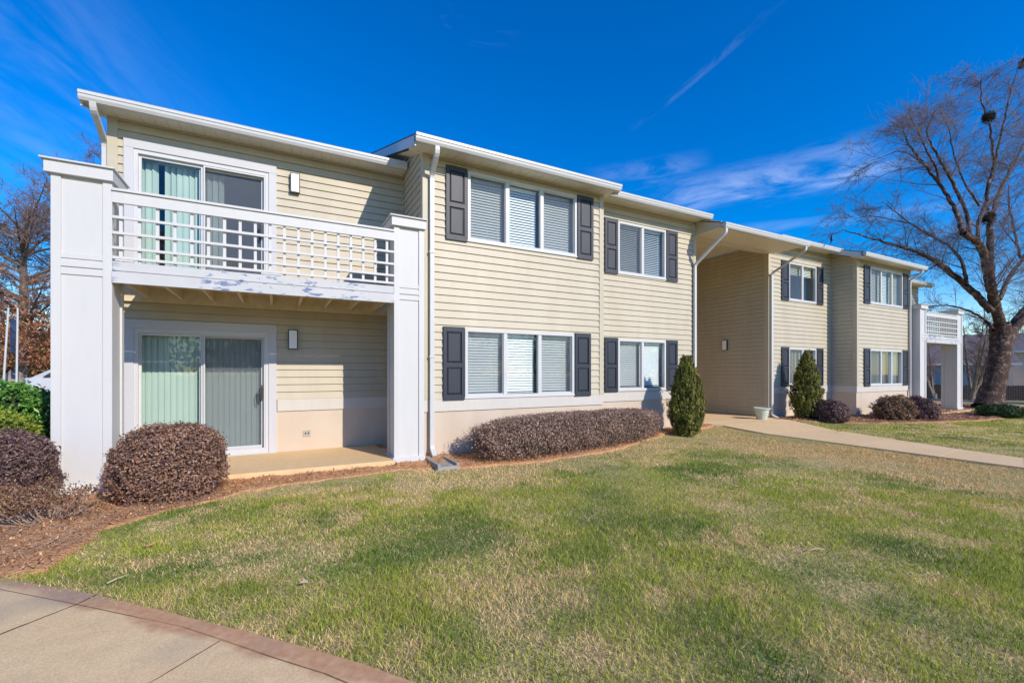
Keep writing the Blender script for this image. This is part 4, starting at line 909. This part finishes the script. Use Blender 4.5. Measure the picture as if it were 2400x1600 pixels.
def grow(p,d,L,m,wig,trop,rs):
    pts=[p]; d=d/np.linalg.norm(d); st=L/m
    for i in range(m):
        d=d+rs.normal(0,wig,3)+np.array([0,0,trop*(i/m)]); d/=np.linalg.norm(d); p=p+d*st; pts.append(p)
    return np.array(pts)
def bare_tree(root,limbs,seed,l1=1.0,dens=1.0,twig_r=.0035,spread=.8,droop=-.06,matb='birch',matt='twig',lv3=7,start=.22):
    """limbs: (points, r0, r1). limbs -> branches -> branchlets -> twigs"""
    rs=np.random.default_rng(seed); tr=Br(); br=Br(); tw=Br()
    for li,(P,r0,r1) in enumerate(limbs):
        Q,L=resample(P,max(6,int(len(P)*5))); Q=smoothp(Q,3); Q[1:-1]+=rs.normal(0,.012*min(1,L/4),Q[1:-1].shape); rad=np.linspace(r0,r1,len(Q)); k=12 if r0>.12 else 7
        if li==0: rad=rad*(1+.5*np.exp(-np.linspace(0,L,len(Q))/.35))
        rad=rad*(1+rs.normal(0,.03,len(Q))); tr.add(Q,rad,k)
        if li==0: continue
        nb=int(L*3.4*dens)
        for b in range(nb):
            t=start+(1-start)*rs.random()**.75; i=min(len(Q)-2,int(t*(len(Q)-1))); T=Q[i+1]-Q[i]; T/=np.linalg.norm(T)
            o=rs.normal(0,1,3); o-=T*o.dot(T); o/=np.linalg.norm(o); d=T*.75+o*spread+np.array([0,0,.22])
            bl=l1*rs.uniform(.55,1.25)*(1.15-.45*t); r=min(rad[i]*.4,.015*bl); B1=grow(Q[i],d,bl,7,.085,droop*.4,rs); br.add(B1,np.linspace(r,.005,8),4)
            for c in range(int(8*dens)):
                i2=rs.integers(1,8); T2=B1[min(i2+1,7)]-B1[i2-1]; T2/=np.linalg.norm(T2); o=rs.normal(0,1,3); d2=T2*.8+o*.55; b2l=bl*rs.uniform(.28,.6); B2=grow(B1[i2],d2,b2l,5,.10,droop,rs); br.add(B2,np.linspace(.0048,.003,6),3)
                for e in range(lv3):
                    i3=rs.integers(1,6); T3=B2[min(i3+1,5)]-B2[i3-1]; T3/=np.linalg.norm(T3); d3=T3*.8+rs.normal(0,1,3)*.5; B3=grow(B2[i3],d3,b2l*rs.uniform(.35,.85),3,.12,droop*1.6,rs); tw.add(B3,np.linspace(twig_r,twig_r*.6,4),3)
    tr.build('trunk',M[matb],root); br.build('branches',M[matt],root); tw.build('twigs',M[matt],root,False)
def xp(px,py,Y):     # photo pixel on the vertical plane y=Y -> world point (for laying out limbs in the real tree's plane)
    a=(px-1200)/1038.38; X=Y*math.tan(TH+math.atan(a)); d=X*math.sin(TH)+Y*math.cos(TH); return (X,Y,1.345+(871.2-py)/1038.38*d)
def z4(x,y): return (1900+x/2.376,100+y/2.376)
def limb(pts,y0,y1,r0,r1):
    n=len(pts); return ([xp(*z4(*p),y0+(y1-y0)*i/(n-1)) for i,p in enumerate(pts)],r0*.58,r1*.6)
bt=thing('river_birch','big leafless river birch with peeling bark and spreading limbs beyond the far balcony','tree',(25.4,6.8,zf(25.4,6.8)))
Lm=[]
KR=.56
Lm.append(([xp(2318,958,6.8),xp(2330,900,6.8),xp(2343,840,6.8),xp(2347,790,6.8),xp(2344,758,6.8)],.37,.33))
Lm.append(([xp(2352,812,6.75),xp(2376,765,6.7),xp(2400,735,6.65),xp(2440,695,6.6),xp(2480,640,6.5)],.24,.13))      # right fork
Lm.append(limb([(1060,1600),(1040,1500),(1010,1400),(985,1260),(965,1180),(930,1110),(850,1060)],6.8,6.7,.33,.17))
Lm.append(limb([(850,1060),(820,960),(780,880),(720,790),(640,690),(540,560),(500,440)],6.7,8.0,.15,.03))
Lm.append(limb([(880,1080),(880,990),(850,900),(800,800),(770,740),(700,620),(640,500),(690,380)],6.7,7.3,.13,.025))
Lm.append(limb([(1040,1500),(1010,1400),(1000,1250),(1000,1100),(1000,980)],6.8,6.9,.26,.17))
Lm.append(limb([(1000,980),(1030,880),(1075,780),(1150,640),(1200,540),(1260,400)],6.9,7.6,.14,.04))
Lm.append(limb([(995,990),(975,870),(990,780),(1020,690),(1012,560),(990,430),(940,300),(950,180)],6.9,6.3,.12,.02))
Lm.append(limb([(1020,700),(1060,520),(1090,380),(1120,250),(1160,120)],6.7,6.4,.08,.02))
Lm.append(limb([(930,1110),(930,1010),(960,930),(985,870)],6.7,6.85,.12,.09))
Lm.append(limb([(1010,1500),(940,1420),(860,1350),(790,1290),(700,1220),(600,1165),(480,1130),(400,1108),(290,1075),(170,1040)],6.8,9.6,.24,.02))
Lm.append(limb([(870,1350),(850,1240),(820,1180),(740,1110),(640,1060),(560,1010),(480,950),(420,900)],7.2,9.4,.13,.025))
Lm.append(limb([(560,1010),(480,990),(400,975),(320,960),(240,985)],8.6,9.6,.045,.015))
Lm.append(limb([(1050,1430),(1080,1360),(1120,1280),(1190,1200),(1260,1090)],6.8,7.2,.15,.10))
Lm.append(limb([(1170,1200),(1140,1080),(1120,980),(1100,880),(1105,780)],7.0,7.6,.10,.03))
Lm.append(limb([(1150,1130),(1090,1060),(1050,990)],7.1,7.4,.06,.03))
Lm.append(limb([(720,790),(700,700),(640,590),(600,500),(560,420)],6.5,6.9,.07,.02))
Lm.append(limb([(1020,1600),(970,1540),(900,1500),(820,1470),(740,1460),(640,1470)],6.8,9.0,.12,.03))
Lm.append(limb([(800,1290),(760,1240),(700,1230),(640,1240)],7.4,9.0,.06,.02))
Lm.append(limb([(940,910),(860,800),(800,640),(770,480),(720,380)],6.8,7.6,.07,.018))
Lm.append(limb([(640,690),(560,620),(480,600),(400,640),(330,660)],7.4,8.8,.05,.012))
Lm.append(limb([(1260,1090),(1310,950),(1330,760),(1300,560),(1290,380)],7.2,7.4,.10,.03))
Lm.append(limb([(1070,1650),(1150,1570),(1240,1500),(1340,1430)],6.7,6.1,.26,.14))
Lm.append(limb([(700,1240),(600,1290),(520,1300),(440,1290)],7.8,9.2,.04,.012))
bare_tree(bt,Lm,5,l1=1.45,dens=1.15,twig_r=.0033,droop=-.07,lv3=8,start=.15)
def nest(px,py,Y,s,label):
    p=xp(px,py,Y); t=Br(); rs=np.random.default_rng(int(px))
    for i in range(420):
        a=rs.uniform(0,6.28); q=np.array(p)+np.array([s*math.cos(a)*rs.uniform(.3,.8),s*math.sin(a)*rs.uniform(.3,.8),rs.normal(0,s*.35)]); d=np.array([-math.sin(a),math.cos(a),rs.normal(0,.5)])*s*rs.uniform(.3,.6); t.add(np.array([q-d,q+d]),[.006,.004],3)
    t.add(np.array([[p[0],p[1],p[2]-s*.45],[p[0],p[1],p[2]-s*.2],[p[0],p[1],p[2]+s*.15],[p[0],p[1],p[2]+s*.3]]),[s*.25,s*.62,s*.66,s*.5],9)
    o=t.build('bird_nest',pm('nest_twigs',(.045,.03,.022),.95,.3,20),None,False); return tag(o,label,'nest','nests in the bare tree')
nest(*z4(990,415),6.35,.22,'dark twig nest high in the crown of the big bare tree'); nest(*z4(990,975),6.9,.26,'lower twig nest in the main fork of the big bare tree')
nest(*z4(1190,115),6.4,.22,'small twig nest at the top right of the big bare tree')
def bird():
    p=Vector((15.1,7.45,5.36)); m=MB(); t=tag(bpy.data.objects.new('bird',None),'small dark bird perched upright on the far roof edge','bird'); COL.objects.link(t); t.location=p
    m.tube([p+Vector((-.01,0,-.02)),p+Vector((0,0,.03)),p+Vector((.012,0,.09)),p+Vector((.02,0,.14)),p+Vector((.025,0,.17)),p+Vector((.03,0,.195))],[.012,.036,.042,.030,.025,.008],8)
    m.tube([p+Vector((-.005,0,.02)),p+Vector((-.03,0,-.04)),p+Vector((-.05,0,-.10))],[.02,.014,.010],5); m.build('body',M['black'],t,smooth=True)
    b=MB(); b.tube([p+Vector((.045,-.005,.165)),p+Vector((.075,-.01,.16))],[.008,.002],5); b.build('beak',M['bronze'],t)
    f=MB()
    for s in (-.012,.012): f.tube([p+Vector((0,s,.0)),p+Vector((0,s,-.04))],.003,4)
    f.build('legs',M['bronze'],t)
bird()
# left background tree
lt=thing('oak_tree','tall bare tree with rusty leaves still on its lower boughs, left of the white column','tree',(-10.9,30,0))
rs=np.random.default_rng(3); LT=[([(-10.9,30,-.1),(-10.85,30,3.2),(-10.8,30,7.2),(-10.78,30,7.6),(-10.65,30,9.4)],.30,.03)]
for i in range(52):
    z=rs.uniform(2.3,8.4); a=rs.uniform(0,6.283); L=(5.6-.30*z)*rs.uniform(.75,1.1); r=.10-.005*z; up=.2+.05*z
    p0=np.array([-10.85,30,z]); d=np.array([math.cos(a),math.sin(a),0]); LT.append(([p0,p0+d*L*.35+[0,0,L*up*.3],p0+d*L*.7+[0,0,L*up*.62],p0+d*L+[0,0,L*up]],max(.035,r),.015))
bare_tree(lt,LT,9,l1=1.45,dens=.8,twig_r=.009,matb='barkbrown',matt='twigbrown',droop=.03,lv3=5)
P=[]
for i in range(470):
    z=rs.uniform(1.5,5.0); a=rs.uniform(0,6.283); r=rs.uniform(.5,5.6)**1.0; c=np.array([-10.85+r*math.cos(a),30+r*math.sin(a),z+.12*r]); P.append(c+rs.normal(0,.28,(52,3))*[1,1,.45])
P=np.concatenate(P); k=rs.random(len(P))<np.clip(1.25-(P[:,2]-2.5)/3.2,.04,1); P=P[k]; leafmesh('leaves',P,np.tile([[0,-.6,.7]],(len(P),1)),.13,.5,[(.50,.20,.09),(.40,.15,.07),(.58,.30,.15),(.30,.12,.07),(.45,.27,.12)],lt,'leaf',1.0)
# a second bare tree farther back (its crown shows over the column cap)
lt2=thing('bare_tree','bare tree whose twiggy top shows between the column cap and the downspout','tree',(-9.6,33,0))
LT=[([(-9.6,33,-.1),(-9.5,33,4),(-9.2,33,8),(-8.9,33,11.4),(-8.7,33,13.0)],.3,.04)]
for i in range(20):
    z=rs.uniform(5,12.4); a=rs.uniform(0,6.283); L=(5.0-.27*z)*rs.uniform(.8,1.1); p0=np.array([-9.5+(z-4)*.09,33,z]); d=np.array([math.cos(a),math.sin(a),0]); LT.append(([p0,p0+d*L*.5+[0,0,L*.3],p0+d*L+[0,0,L*.75]],.09,.015))
bare_tree(lt2,LT,12,l1=1.6,dens=.7,twig_r=.008,matb='barkbrown',matt='twig',droop=.03,lv3=5)
# far-right small trees, houses, fence, road
def small_tree(name,label,x,y,h,seed,n=4,group=None):
    z0=zf(x,y); t=thing(name,label,'tree',(x,y,z0),group); rs=np.random.default_rng(seed); L=[([(x,y,z0-.1),(x+.1,y,z0+.5)],.16,.13)]
    for i in range(n):
        a=rs.uniform(0,6.283); d=np.array([math.cos(a),math.sin(a),0])*h*.26; p=np.array([x,y,z0+.2]); L.append(([p,p+d*.4+[0,0,h*.33],p+d*.8+[0,0,h*.68],p+d*1.1+[0,0,h]],.10,.02))
    bare_tree(t,L,seed,l1=h*.22,dens=1.3,twig_r=.007,lv3=3,matb='barkbrown',matt='twigbrown')
small_tree('crape_myrtle','multi-stemmed bare small tree between the far balcony and the big birch',38,10.9,4.6,21,5); small_tree('crape_myrtle','slender bare tree seen under the far balcony',41,13.7,4.2,22,3)
hs=pm('pinkish_house_siding',(.50,.39,.33),.7,.06,1); hr=pm('brown_roof_shingles',(.15,.12,.12),.95,.2,3); dk=M['black']
def house(label,cx,cy,L,D,hw,hr_,rot,z0,mats,gable=True,win=(),dormer=False):
    t=thing('house',label,'house',(cx,cy,z0)); ca,sa=math.cos(rot),math.sin(rot)
    def T(m,name,mat,par):
        m.v=[(cx+v[0]*ca-v[1]*sa,cy+v[0]*sa+v[1]*ca,z0+v[2]) for v in m.v]; return m.build(name,mat,par)
    w=MB(); w.box(-L/2,L/2,-D/2,D/2,-.5,hw); w.prism([(-D/2,hw),(D/2,hw),(0,hw+hr_*.95)],-L/2,-L/2+.01); w.prism([(-D/2,hw),(D/2,hw),(0,hw+hr_*.95)],L/2-.01,L/2); T(w,'wall',mats[0],t)
    r=MB(); o=.4; e=hr_/(D/2)*o
    for s in (-1,1): r.add([(-L/2-o,s*(D/2+o),hw-e),(L/2+o,s*(D/2+o),hw-e),(L/2+o,0,hw+hr_),(-L/2-o,0,hw+hr_),(-L/2-o,s*(D/2+o),hw-e+.15),(L/2+o,s*(D/2+o),hw-e+.15),(L/2+o,0,hw+hr_+.15),(-L/2-o,0,hw+hr_+.15)],[(0,1,2,3),(4,5,6,7),(0,1,5,4),(1,2,6,5),(3,0,4,7)])
    T(r,'roof',mats[1],t)
    f=MB(); f.box(-L/2-o,L/2+o,-D/2-o-.03,-D/2-o,hw-e-.02,hw-e+.17); T(f,'gutter',M['alum'],t)
    for x0,x1,a,b in win:
        f=MB(); rframe(f,x0,x1,a,b,-D/2-.05,-D/2+.02,.08); fr=T(f,'window',M['alum'],t); g=MB(); g.quad((x0+.08,-D/2-.01,a+.08),(x1-.08,-D/2-.01,a+.08),(x1-.08,-D/2-.01,b-.08),(x0+.08,-D/2-.01,b-.08)); T(g,'pane',pm('dark_pane',(.02,.022,.03),.15,.1,1),fr)
    return t
# camera sees these along +x; rot turns their front (-y) toward -x
house('low house with a brown roof seen under the far balcony',53.5,21.5,15,9,3.0,2.2,R(-62),-.9,(hs,hr),win=((-3.5,-2.2,1,2.2),(1.5,2.8,1,2.2)))
house('larger grey-roofed house behind the trunk of the big birch',60,15.8,15,11,4.0,1.7,R(-68),-.9,(pm('grey_house_siding',(.55,.47,.41),.7,.06,1),hr),win=((-1.2,.2,1.0,2.4),(3.6,4.9,1.0,2.4)))
def fence(label,a,b,h,mat,pick=.14,z=None):
    n=int(math.hypot(b[0]-a[0],b[1]-a[1])/2.2); t=thing('wooden_fence',label,'fence',(a[0],a[1],zf(*a))); d=Vector((b[0]-a[0],b[1]-a[1],0)).normalized(); L=math.hypot(b[0]-a[0],b[1]-a[1]); m=MB(); u=0
    while u<L:
        x,y=a[0]+d.x*u,a[1]+d.y*u; zz=zf(x,y); hh=h+random.uniform(-.03,.03); q=d*pick*.42; nn=Vector((-d.y,d.x,0))*.015
        m.add([Vector((x,y,zz))+q*s+nn*k+Vector((0,0,zc)) for zc in (0,hh) for s,k in ((-1,-1),(1,-1),(1,1),(-1,1))],[(0,3,2,1),(4,5,6,7),(0,1,5,4),(1,2,6,5),(2,3,7,6),(3,0,4,7)]); u+=pick
    m.build('boards',mat,t)
    for i in range(n+1):
        x,y=a[0]+d.x*i*L/n,a[1]+d.y*i*L/n; p=MB(); p.box(x-.06,x+.06,y-.06,y+.06,zf(x,y)-.1,zf(x,y)+h+.08); p.build('post',mat,t)
fence('dark weathered board fence along the far side of the road',(44.0,20.5),(52,11.0),1.15,pm('dark_fence_wood',(.035,.03,.03),.95,.3,4)); fence('reddish-brown board fence right of the birch trunk',(47.2,10.6),(50.5,6.8),1.5,pm('brown_fence_wood',(.13,.08,.055),.95,.3,4))
for i,(x,y,s,lb) in enumerate(((47,19.7,.8,'left dark shrub by the far house wall'),(48.6,18.2,.9,'middle dark shrub by the far house wall'),(50.0,16.6,.8,'right dark shrub by the far house wall'))):
    bush('dark_shrub',lb,'bush',x,y,s,s,s*.8,2500,.16,[(.015,.03,.012),(.025,.045,.016)],core='greencore',stems=4,group='dark shrubs by the far house')
# road and kerb across the right
RA=[(34,22),(37.3,13.5),(38.6,9),(39,2),(38,-15)]; RB_=[(p[0]+4.6,p[1]+1.2) for p in RA]
def ribbon(name,A,Bp,dz,mat,th=.02):
    m=MB()
    for i in range(len(A)-1):
        for k in range(6):
            t0,t1=k/6,(k+1)/6; a,b,c,d=lerp2(A[i],A[i+1],t0),lerp2(A[i],A[i+1],t1),lerp2(Bp[i],Bp[i+1],t1),lerp2(Bp[i],Bp[i+1],t0)
            P=[(*q,zf(*q)+dz) for q in (a,b,c,d)]; Q=[(v[0],v[1],v[2]-.15) for v in P]; m.add(P+Q,[(0,1,2,3),(0,4,5,1),(1,5,6,2),(2,6,7,3),(3,7,4,0)])
    return tag(m.build(name,mat,None,fix=False),kind='structure')
ribbon('road',RA,RB_,.03,M['asphalt']); ribbon('kerb',[(p[0]-.35,p[1]-.1) for p in RA],RA,.13,M['kerb']); ribbon('kerb',RB_,[(p[0]+.35,p[1]+.1) for p in RB_],.15,M['kerb'])
# distant tree line so that the horizon is closed (crowns far off; the one behind the camera is added)
def treeline(label,cx,cy,L,rot,h,n,cols,seed,z0=-1):
    rs=np.random.default_rng(seed); P=[]
    for i in range(n):
        u=rs.uniform(-L/2,L/2); hh=h*rs.uniform(.55,1.0); c=np.array([cx+u*math.cos(rot),cy+u*math.sin(rot),z0+hh*.55]); P.append(c+rs.normal(0,1,(260,3))*[2.3,2.3,hh*.24])
    P=np.concatenate(P); P=P[P[:,2]>z0]; o=leafmesh('far_trees',P,np.tile([[0,-.6,.7]],(len(P),1)),.75,.5,cols,None,'leaf',1.2); return tag(o,label,'trees',kind='stuff')
treeline('distant bare and evergreen trees behind the far houses',105,35,120,R(115),8,46,[(.10,.085,.06),(.14,.10,.08),(.05,.07,.035)],31)
treeline('unseen trees added behind the camera to block the bright horizon in the glass reflections',5,-55,190,0,9,90,[(.07,.075,.035),(.10,.08,.05),(.05,.065,.03)],33,-.5)  # added out of view, so the panes mirror dark crowns instead of horizon glow
treeline('distant low trees behind the left hedge',-24,60,46,R(5),6,110,[(.34,.19,.08),(.22,.15,.07),(.12,.11,.05)],32,0)
# ------------------------------------------------------------------ small things
def splash_block():
    t=MB(); x0,x1,y0,y1=2.10,2.44,6.30,7.00; z=zf(2.3,6.7)
    t.box(x0,x1,y0,y1,z-.02,z+.035); t.box(x0,x0+.045,y0,y1,z+.0352,z+.075); t.box(x1-.045,x1,y0,y1,z+.0352,z+.075); t.box(x0+.0452,x1-.0452,y1-.04,y1,z+.0352,z+.07)
    return tag(t.build('splash_block',M['grey'],None,bevel=.006),'grey concrete splash block under the white downspout','splash block')
splash_block()
def pot():
    x,y,z=12.33,7.90,.0; z=zf(12.3,7.8)+.02; t=thing('flower_pot','pale green empty flower pot at the breezeway entrance','pot',(x,y,z)); prof=[(.13,0),(.155,.10),(.195,.27),(.20,.29),(.225,.292),(.225,.33),(.20,.33),(.185,.24),(.17,.235)]
    A=28; V=[];F=[]
    for r,h in prof:
        for i in range(A): V.append((x+r*math.cos(6.2832*i/A),y+r*math.sin(6.2832*i/A),z+h))
    for j in range(len(prof)-1):
        for i in range(A): F.append((j*A+i,j*A+(i+1)%A,(j+1)*A+(i+1)%A,(j+1)*A+i))
    npmesh('pot_body',np.array(V),np.array(F),pm('pale_green_pot',(.50,.56,.47),.6,.12,8),t,smooth=True)
    m=MB(); m.tube([(x,y,z+.18),(x,y,z+.24)],[.17,.185],20); m.build('soil',M['mulch'],t)
pot()
m=MB(); x,y=9.75*1.0,5.6; 
m.add([(8.93,4.93,zf(8.9,4.9)+.03),(8.99,4.95,zf(8.9,4.9)+.045),(9.0,4.99,zf(8.9,4.9)+.03),(8.94,4.99,zf(8.9,4.9)+.04)],[(0,1,2),(0,2,3)]); tag(m.build('paper_scrap',M['lens'],None),'white paper scrap on the tan grass beside the path','litter')
# poles, boulder, van, office far left
def pole(x,y,h,tilt,label,banner=False):
    t=thing('white_pole',label,'pole',(x,y,0),'white poles beyond the left hedge'); m=MB(); m.tube([(x,y,-.1),(x+tilt,y,h)],[.035,.03],8); m.tube([(x+tilt,y,h),(x+tilt,y,h+.05)],[.045,.02],8); m.build('shaft',M['alum'],t)
    if banner:
        b=MB(); 
        for i in range(5):
            z0,z1=h-.35-i*.26,h-.35-(i+1)*.26; wv=.05*math.sin(i*1.3); b.add([(x+tilt+.04,y,z0),(x+tilt+.20,y+wv,z0-.05),(x+tilt+.22,y-wv,z1-.03),(x+tilt+.04,y,z1),(x+tilt+.04,y+.012,z0),(x+tilt+.20,y+wv+.012,z0-.05),(x+tilt+.22,y-wv+.012,z1-.03),(x+tilt+.04,y+.012,z1)],[(0,1,2,3),(7,6,5,4),(0,4,5,1),(1,5,6,2),(2,6,7,3)])
        b.build('banner',pm('navy_banner',(.02,.04,.09),.8,.3,4),t)
a=xp(4,880,24); pole(a[0],24,3.75,.18,'left white pole with a dark furled banner, beyond the left hedge',True)
a=xp(38,880,24); pole(a[0],24,3.75,.04,'plain white pole in front of the boulder beyond the left hedge')
def boulder():
    a=xp(33,880,26); V=[];F=[];A,Bn=22,12; x,y=a[0],26; rs=np.random.default_rng(4)
    for j in range(Bn+1):
        ph=math.pi/2*j/Bn
        for i in range(A):
            th_=6.2832*i/A; n=1+.10*rs.normal(); r=math.cos(ph)**.6; V.append((x+.36*r*math.cos(th_)*(1+.05*rs.normal()),y+.35*r*math.sin(th_)*(1+.05*rs.normal()),1.5*math.sin(ph)**.8-.1+.02*rs.normal()))
    for j in range(Bn):
        for i in range(A): F.append((j*A+i,j*A+(i+1)%A,(j+1)*A+(i+1)%A,(j+1)*A+i))
    tag(npmesh('boulder',np.array(V),np.array(F),pm('grey_boulder',(.30,.25,.20),.95,.25,5,.6,20)),'upright grey-brown boulder behind the white poles, beyond the left hedge','boulder')
boulder()
def car():
    a=xp(52,880,28); x0=a[0]-.4; y=28; t=thing('white_car','white car parked beyond the left hedge, nose showing beside the column','car',(x0+2,y,0)); L=4.6; W=1.8
    wh=pm('white_car_paint',(.50,.53,.57),.25,.02,2,spec=.6); prof=[(0,.45),(0,.86),(.08,.97),(.95,1.10),(1.75,1.56),(2.1,1.62),(3.7,1.60),(4.45,1.15),(4.6,1.05),(4.6,.45)]
    b=MB(); n=len(prof); A=[(x0+p[0],y-W/2+(.0 if p[1]<1.1 else .14),p[1]) for p in prof]; C=[(x0+p[0],y+W/2-(.0 if p[1]<1.1 else .14),p[1]) for p in prof]; b.add(A+C,[(i,(i+1)%n,n+(i+1)%n,n+i) for i in range(n)]+[tuple(range(n))[::-1],tuple(range(n,2*n))]); b.build('body',wh,t,bevel=.03)
    g=MB(); e=.006; g.quad((x0+1.02,y-W/2+.16,1.11),(x0+1.72,y-W/2+.19,1.53),(x0+1.72,y+W/2-.19,1.53),(x0+1.02,y+W/2-.16,1.11)); g.v=[(v[0]-.02,v[1],v[2]+.02) for v in g.v]; g.build('windscreen',pm('dark_car_glass',(.03,.05,.06),.08,.1,1,spec=.8),t,fix=False)
    g=MB()
    for s in (y-W/2+.06,):
        g.quad((x0+1.35,s-.02,1.12),(x0+2.35,s-.02,1.12),(x0+2.35,s+.055,1.52),(x0+1.85,s+.055,1.52)); g.quad((x0+2.45,s-.02,1.12),(x0+3.75,s-.02,1.12),(x0+3.55,s+.055,1.52),(x0+2.45,s+.055,1.52))
    g.build('side_window',M['black'],t,fix=False)
    for s in (y-W/2+.3,y+W/2-.3):
        h=MB(); h.box(x0-.02,x0+.12,s-.2,s+.2,.72,.90); h.build('headlight',M['lens'],t)
    h=MB(); h.box(x0+.02,x0+.30,y-W/2-.012,y-W/2+.02,.80,.92); h.build('indicator',pm('amber_lens',(.7,.22,.03),.3,.05,2),t)
    for wx in (.85,3.75):
        for s in (y-W/2+.02,y+W/2-.02):
            w=MB(); w.tube([(x0+wx,s-.1,.33),(x0+wx,s+.1,.33)],.33,18); wo=w.build('wheel',M['black'],t); w=MB(); w.tube([(x0+wx,s-.11,.33),(x0+wx,s+.11,.33)],.19,14); w.build('rim',M['alum'],wo)
car()
house('pale low building glimpsed left of the rusty tree',-26.5,44,12,8,2.6,1.6,R(0),0,(pm('pale_building',(.6,.6,.6),.7,.05,1),pm('grey_far_roof',(.25,.25,.27),.9,.1,2)),win=((2,3.2,1,2),(4.2,5.4,1,2)))
slab('car_park',[(-40,20),(-4,20),(-4,28),(-40,28)],-.06,.0,M['asphalt'],zfn=None)
sc.cycles.max_bounces=6; sc.cycles.transparent_max_bounces=10
